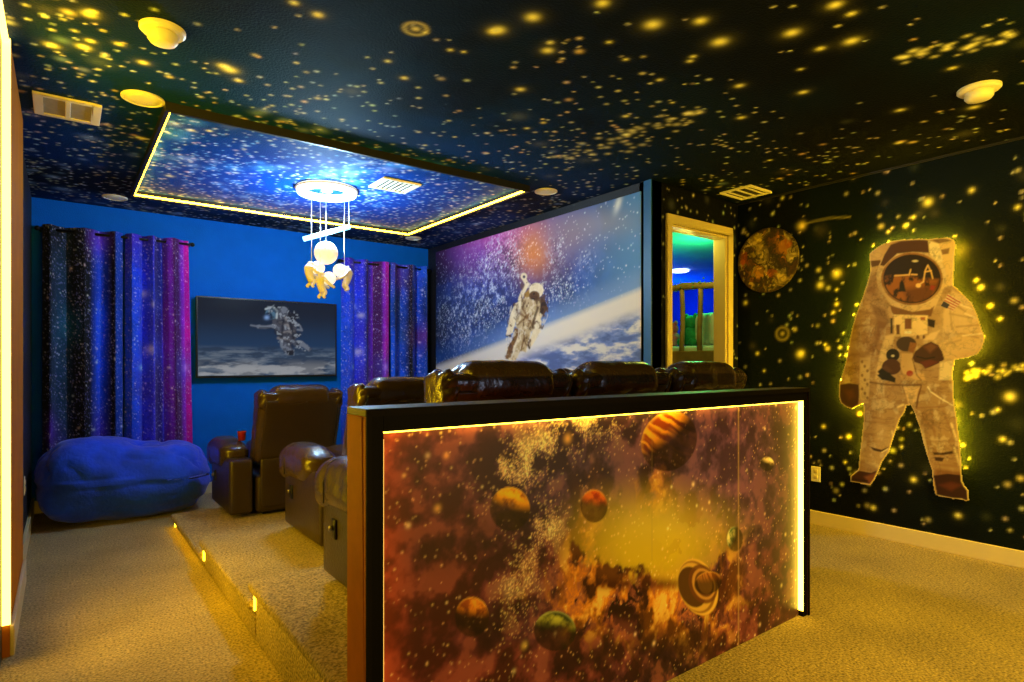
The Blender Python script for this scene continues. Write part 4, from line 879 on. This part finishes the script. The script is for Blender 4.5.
gp = (-0.007, 0.0, 2.098-ZC)
MB().ball(gp, 0.09, 28, 16).build('moon_globe', M['moon'], ch, smooth=True)
figs = [((-0.095, -0.015, 1.945-ZC), -1, 'left'), ((-0.02, -0.05, 1.865-ZC), 1, 'mid'), ((0.125, 0.01, 1.945-ZC), 1, 'right')]
def figure(pos, sx):
    """little spaceman hugging a globe: skinned body, globe as its part"""
    vts = {'pelvis': (-.045*sx*1, 0, -.055), 'belly': (-.055*sx, 0, -.02), 'chest': (-.05*sx, 0, .02), 'neck': (-.035*sx, 0, .045), 'head': (-.03*sx, 0, .068),
           'sh1': (-.03*sx, -.03, .02), 'el1': (.0, -.055, -.02), 'ha1': (.045*sx, -.045, -.045), 'sh2': (-.03*sx, .03, .02), 'el2': (0, .055, -.02), 'ha2': (.04*sx, .045, -.04),
           'kn1': (-.015*sx, -.03, -.08), 'an1': (-.04*sx, -.035, -.115), 'to1': (-.02*sx, -.038, -.125), 'kn2': (-.02*sx, .03, -.085), 'an2': (-.055*sx, .035, -.11), 'to2': (-.035*sx, .038, -.122),
           'pk': (-.085*sx, 0, .01)}
    rad = dict(pelvis=.028, belly=.03, chest=.032, neck=.022, head=.034, sh1=.016, el1=.013, ha1=.012, sh2=.016, el2=.013, ha2=.012, kn1=.016, an1=.013, to1=.013, kn2=.016, an2=.013, to2=.013, pk=.022)
    ed = [('pelvis','belly'),('belly','chest'),('chest','neck'),('neck','head'),('chest','sh1'),('sh1','el1'),('el1','ha1'),('chest','sh2'),('sh2','el2'),('el2','ha2'),('pelvis','kn1'),('kn1','an1'),('an1','to1'),('pelvis','kn2'),('kn2','an2'),('an2','to2'),('chest','pk')]
    nm = list(vts); me = bpy.data.meshes.new('astronaut_figurine'); me.from_pydata([vts[q] for q in nm], [(nm.index(a), nm.index(b)) for a, b in ed], [])
    me.materials.append(M['figure'])
    o = bpy.data.objects.new('astronaut_figurine', me); scene.collection.objects.link(o); o.parent = ch; o.location = pos; o.scale = (1.04, 1.04, 1.04)
    o.modifiers.new('skin', 'SKIN'); sl = me.skin_vertices[0].data
    for i, q in enumerate(nm): sl[i].radius = (rad[q], rad[q])
    sl[0].use_root = True
    sb = o.modifiers.new('smooth', 'SUBSURF'); sb.levels = 2; sb.render_levels = 2
    MB().ball((.018*sx, 0, .028), 0.05, 22, 14).build('small_globe', M['globe'], o, smooth=True)
    return o
figure(figs[0][0], 1); figure(figs[1][0], 1); figure(figs[2][0], -1)
def cable(x, y, z1): MB().tube([(x, y, -.04), (x, y, z1)], 0.0022, 6).build('cable', M['cable'], ch, smooth=True)
cable(gp[0], gp[1], gp[2]+.088); cable(-.125, -.015, figs[0][0][2]+.05); cable(-.07, -.05, figs[1][0][2]+.05); cable(.145, .01, figs[2][0][2]+.05)
cable(-.105, 0.05, -.36); cable(.19, 0.03, -.275)
MB().tube([(-.165, 0.05, 2.195-ZC), (.195, 0.03, 2.335-ZC)], 0.019, 12).build('light_bar', M['led_blue'], ch, smooth=True)

# ------------------------------------------------------------------ ceiling fixtures
def dome(x, y, r, label):
    e_ = empty('smoke_detector', (x, y, ZC), label, 'smoke detector', 'domed smoke detectors')
    MB().lathe([(r, -0.001), (r, -0.012), (r*.9, -0.02), (r*.72, -0.022)], (0, 0, 0), 36).build('flange', M['ivory'], e_, smooth=False)
    MB().lathe([(r*.68, -0.02), (r*.66, -0.046), (r*.56, -0.058), (r*.3, -0.062), (0.0001, -0.062)], (0, 0, 0), 36).build('dome', M['ivory'], e_, smooth=True)
dome(0.329, 2.802, 0.084, 'domed ivory smoke detector near the top left of the ceiling')
dome(3.63, 0.957, 0.09, 'domed ivory smoke detector on the ceiling at the far right')
def disc(x, y, r, label):
    e_ = empty('ceiling_speaker', (x, y, ZC), label, 'ceiling speaker', 'flush round ceiling speakers')
    MB().lathe([(r, -0.001), (r, -0.008), (r*.86, -0.012), (r*.84, -0.006)], (0, 0, 0), 36).build('rim', M['ivory'], e_, smooth=False)
    MB().lathe([(r*.86, -0.003), (r*.84, -0.008), (r*.5, -0.011), (0.0001, -0.012)], (0, 0, 0), 36).build('grille', M['ivory'], e_, smooth=True)
disc(0.333, 3.591, 0.098, 'flush round ceiling speaker at the near left corner of the tray frame')
disc(0.347, 5.858, 0.09, 'flush round ceiling speaker above the left curtains, beyond the tray')
disc(3.057, 3.596, 0.09, 'flush round ceiling speaker at the near right corner of the tray frame')
disc(3.044, 5.80, 0.087, 'flush round ceiling speaker beyond the far right corner of the tray frame')
v1 = empty('return_grille', (0.025, 3.975, ZC), 'wide ceiling return grille with two filter panels at upper left', 'air vent')
MB().box(-.145, -.105, -.155, .155, -.014, 0).box(.105, .145, -.155, .155, -.014, 0).box(-.012, .012, -.125, .125, -.014, 0).box(-.105, .105, -.155, -.125, -.014, 0).box(-.105, .105, .125, .155, -.014, 0).build('frame', M['ivory'], v1, bevel=.003)
for sx in (-1, 1): MB().box(min(sx*.012, sx*.105), max(sx*.012, sx*.105), -.125, .125, -.007, -.002).build('filter_panel', M['vent_dark'], v1)
def vent(x, y, wx, wy, label, slat_dir, nsl=7):
    e_ = empty('supply_vent', (x, y, ZC), label, 'air vent'); a, b = wx/2, wy/2; t = .022
    MB().box(-a, -a+t, -b, b, -.014, 0).box(a-t, a, -b, b, -.014, 0).box(-a+t, a-t, -b, -b+t, -.014, 0).box(-a+t, a-t, b-t, b, -.014, 0).build('frame', M['ivory'], e_, bevel=.003)
    MB().box(-a+t, a-t, -b+t, b-t, -.003, -.001).build('backing', M['vent_black'], e_)
    n_ = nsl
    for i in range(n_):
        q = -1+2*(i+.5)/n_
        m_ = MB()
        if slat_dir == 'y': m_.box(q*(a-t)-.006, q*(a-t)+.006, -b+t, b-t, -.012, -.004)
        else: m_.box(-a+t, a-t, q*(b-t)-.006, q*(b-t)+.006, -.012, -.004)
        m_.build('slat', M['ivory'], e_)
vent(2.03, 4.17, .31, .28, 'white supply vent inside the ceiling tray by the chandelier', 'y')
vent(4.34, 2.655, .31, .27, 'cream supply vent on the ceiling in front of the doorway', 'x', 3)

# outlets
def outlet(loc, rz, label):
    e_ = empty('wall_outlet', loc, label, 'outlet', None, rz)
    MB().box(-.036, .036, -.006, 0, -.058, .058).build('plate', M['ivory'], e_, bevel=.003)
    for z in (-.022, .022): MB().rbox((0, -.007, z), (.03, .006, .03), .003, 2, 2).build('socket', M['white_trim'], e_, smooth=True)
outlet((XR, 2.237, .385), -R90, 'ivory wall outlet low on the starry right wall')
outlet((XL, 5.05, .43), R90, 'white wall outlet low on the left wall by the bean bag')
# cup
MB().lathe([(.024, 0), (.031, .066), (.033, .070), (.029, .067), (.022, .006)], (0, 0, 0), 24).build('cup_body', M['red'], c, smooth=True)

# ------------------------------------------------------------------ next room seen through the doorway
NX0, NX1, NY0, NY1 = XM+0.12, 8.7, YW+0.115, 8.2
struct('floor_next', MB().box(NX0, NX1, NY0, NY1, -0.1, 0), M['carpet'])
struct('ceiling_next', MB().box(NX0-.1, NX1, NY0-.1, NY1, ZC+.001, ZC+0.1), M['next_ceil'])
struct('wall_next_right', MB().box(NX1, NX1+.1, NY0-.1, NY1, 0, ZC), M['next_wall'])
struct('wall_next_back', MB().box(NX0, NX1, NY1, NY1+.1, 0, ZC), M['next_wall'])
struct('wall_next_front', MB().box(XR, NX1, NY0-.1, NY0, 0, ZC), M['next_wall'])
o = MB().lathe([(.13, -.002), (.13, -.02), (.11, -.03), (.0001, -.032)], (0, 0, 0), 28).build('ceiling_lamp', M['lamp_blue'], smooth=True, loc=(7.18, 5.44, ZC)); tag(o, 'blue-white ceiling lamp in the room beyond the doorway', 'ceiling light')
lb = empty('loft_bed', (5.3, 4.0, 0), 'log-railed loft bed in the room beyond the doorway', 'bed')
def LB(o): o.location = (-5.3, -4.0, 0); return o
LB(MB().tube([(4.9, y, 1.985+.012*math.sin(y*9)) for y in np.linspace(3.06, 5.0, 14)], [.034+.004*math.sin(i*2.1) for i in range(14)], 10).build('top_rail', M['log'], lb, smooth=True))
for y in (3.08, 3.28, 3.478, 3.687, 3.9, 4.11, 4.32, 4.53, 4.74):
    LB(MB().tube([(4.9+.006*math.sin(z*7+y*9), y+.006*math.cos(z*6+y*5), z) for z in np.linspace(1.3, 1.985, 8)], .024, 10).build('post', M['log'], lb, smooth=True))
LB(MB().box(4.87, 4.93, 3.05, 5.02, 1.20, 1.36).build('side_board', M['log'], lb, bevel=.01))
LB(MB().rbox((5.4, 4.03, 1.32), (.92, 1.9, .18), .05).build('mattress', M['white_cloth'], lb, smooth=True))
for (x, y) in ((4.9, 3.08), (4.9, 4.97), (5.88, 3.08), (5.88, 4.97)): LB(MB().tube([(x, y, 0), (x, y, 1.25)], .045, 12).build('leg', M['log'], lb, smooth=True))
def pil_(P):
    Q = P.copy(); t = (1-(Q[:, 1]/.22)**2).clip(0); Q[:, 0] *= .5+.5*t**.5; Q[:, 0] += .01*np.sin(Q[:, 1]*90); return Q
o = MB().rbox((0, 0, .17), (.2, .44, .34), .08, 4, 16, pil_).build('pillow', M['white_cloth'], smooth=True, loc=(5.22, 3.52, 1.405)); tag(o, 'white pleated pillow standing on the loft bed behind the log rail', 'pillow')
g = MB().ball((0, 0, .11), .11, 18, 12, (1, 1, 1)).ball((0, 0, .25), .08, 16, 10).ball((0, -.06, .32), .03, 10, 8).ball((0, .06, .32), .03, 10, 8).ball((-.07, -.07, .05), .045, 10, 8).ball((-.07, .07, .05), .045, 10, 8).build('plush_toy', M['green_plush'], smooth=True, loc=(5.2, 3.80, 1.405)); tag(g, 'green plush toy on the loft bed behind the log rail', 'plush toy')
g = MB().ball((0, 0, .09), .09, 18, 12).ball((0, 0, .2), .07, 16, 10).ball((0, -.05, .26), .025, 10, 8).ball((0, .05, .26), .025, 10, 8).build('plush_toy', M['pink_plush'], smooth=True, loc=(5.2, 4.04, 1.405)); tag(g, 'pink plush toy on the loft bed at the left of the doorway', 'plush toy')
gm = MB(); rg = random.Random(4)
for i in range(170):
    y = rg.uniform(3.07, 4.95); a = rg.uniform(0, 6.28); p = Vector((4.9+.045*math.cos(a), y, 1.99+.045*math.sin(a)+.01)); d = Vector((rg.uniform(-1, 1), rg.uniform(-1, 1), rg.uniform(-1, 1))).normalized()*.03; e2 = d.orthogonal().normalized()*.011
    gm.add([p, p+d*.5+e2, p+d, p+d*.5-e2, p+d*.5+d.cross(e2).normalized()*.004], [(0, 1, 4), (1, 2, 4), (2, 3, 4), (3, 0, 4), (0, 3, 2, 1)])
o = gm.build('leaf_garland', M['leaf']); tag(o, 'leafy garland wound along the log rail top', 'garland', kind='stuff')
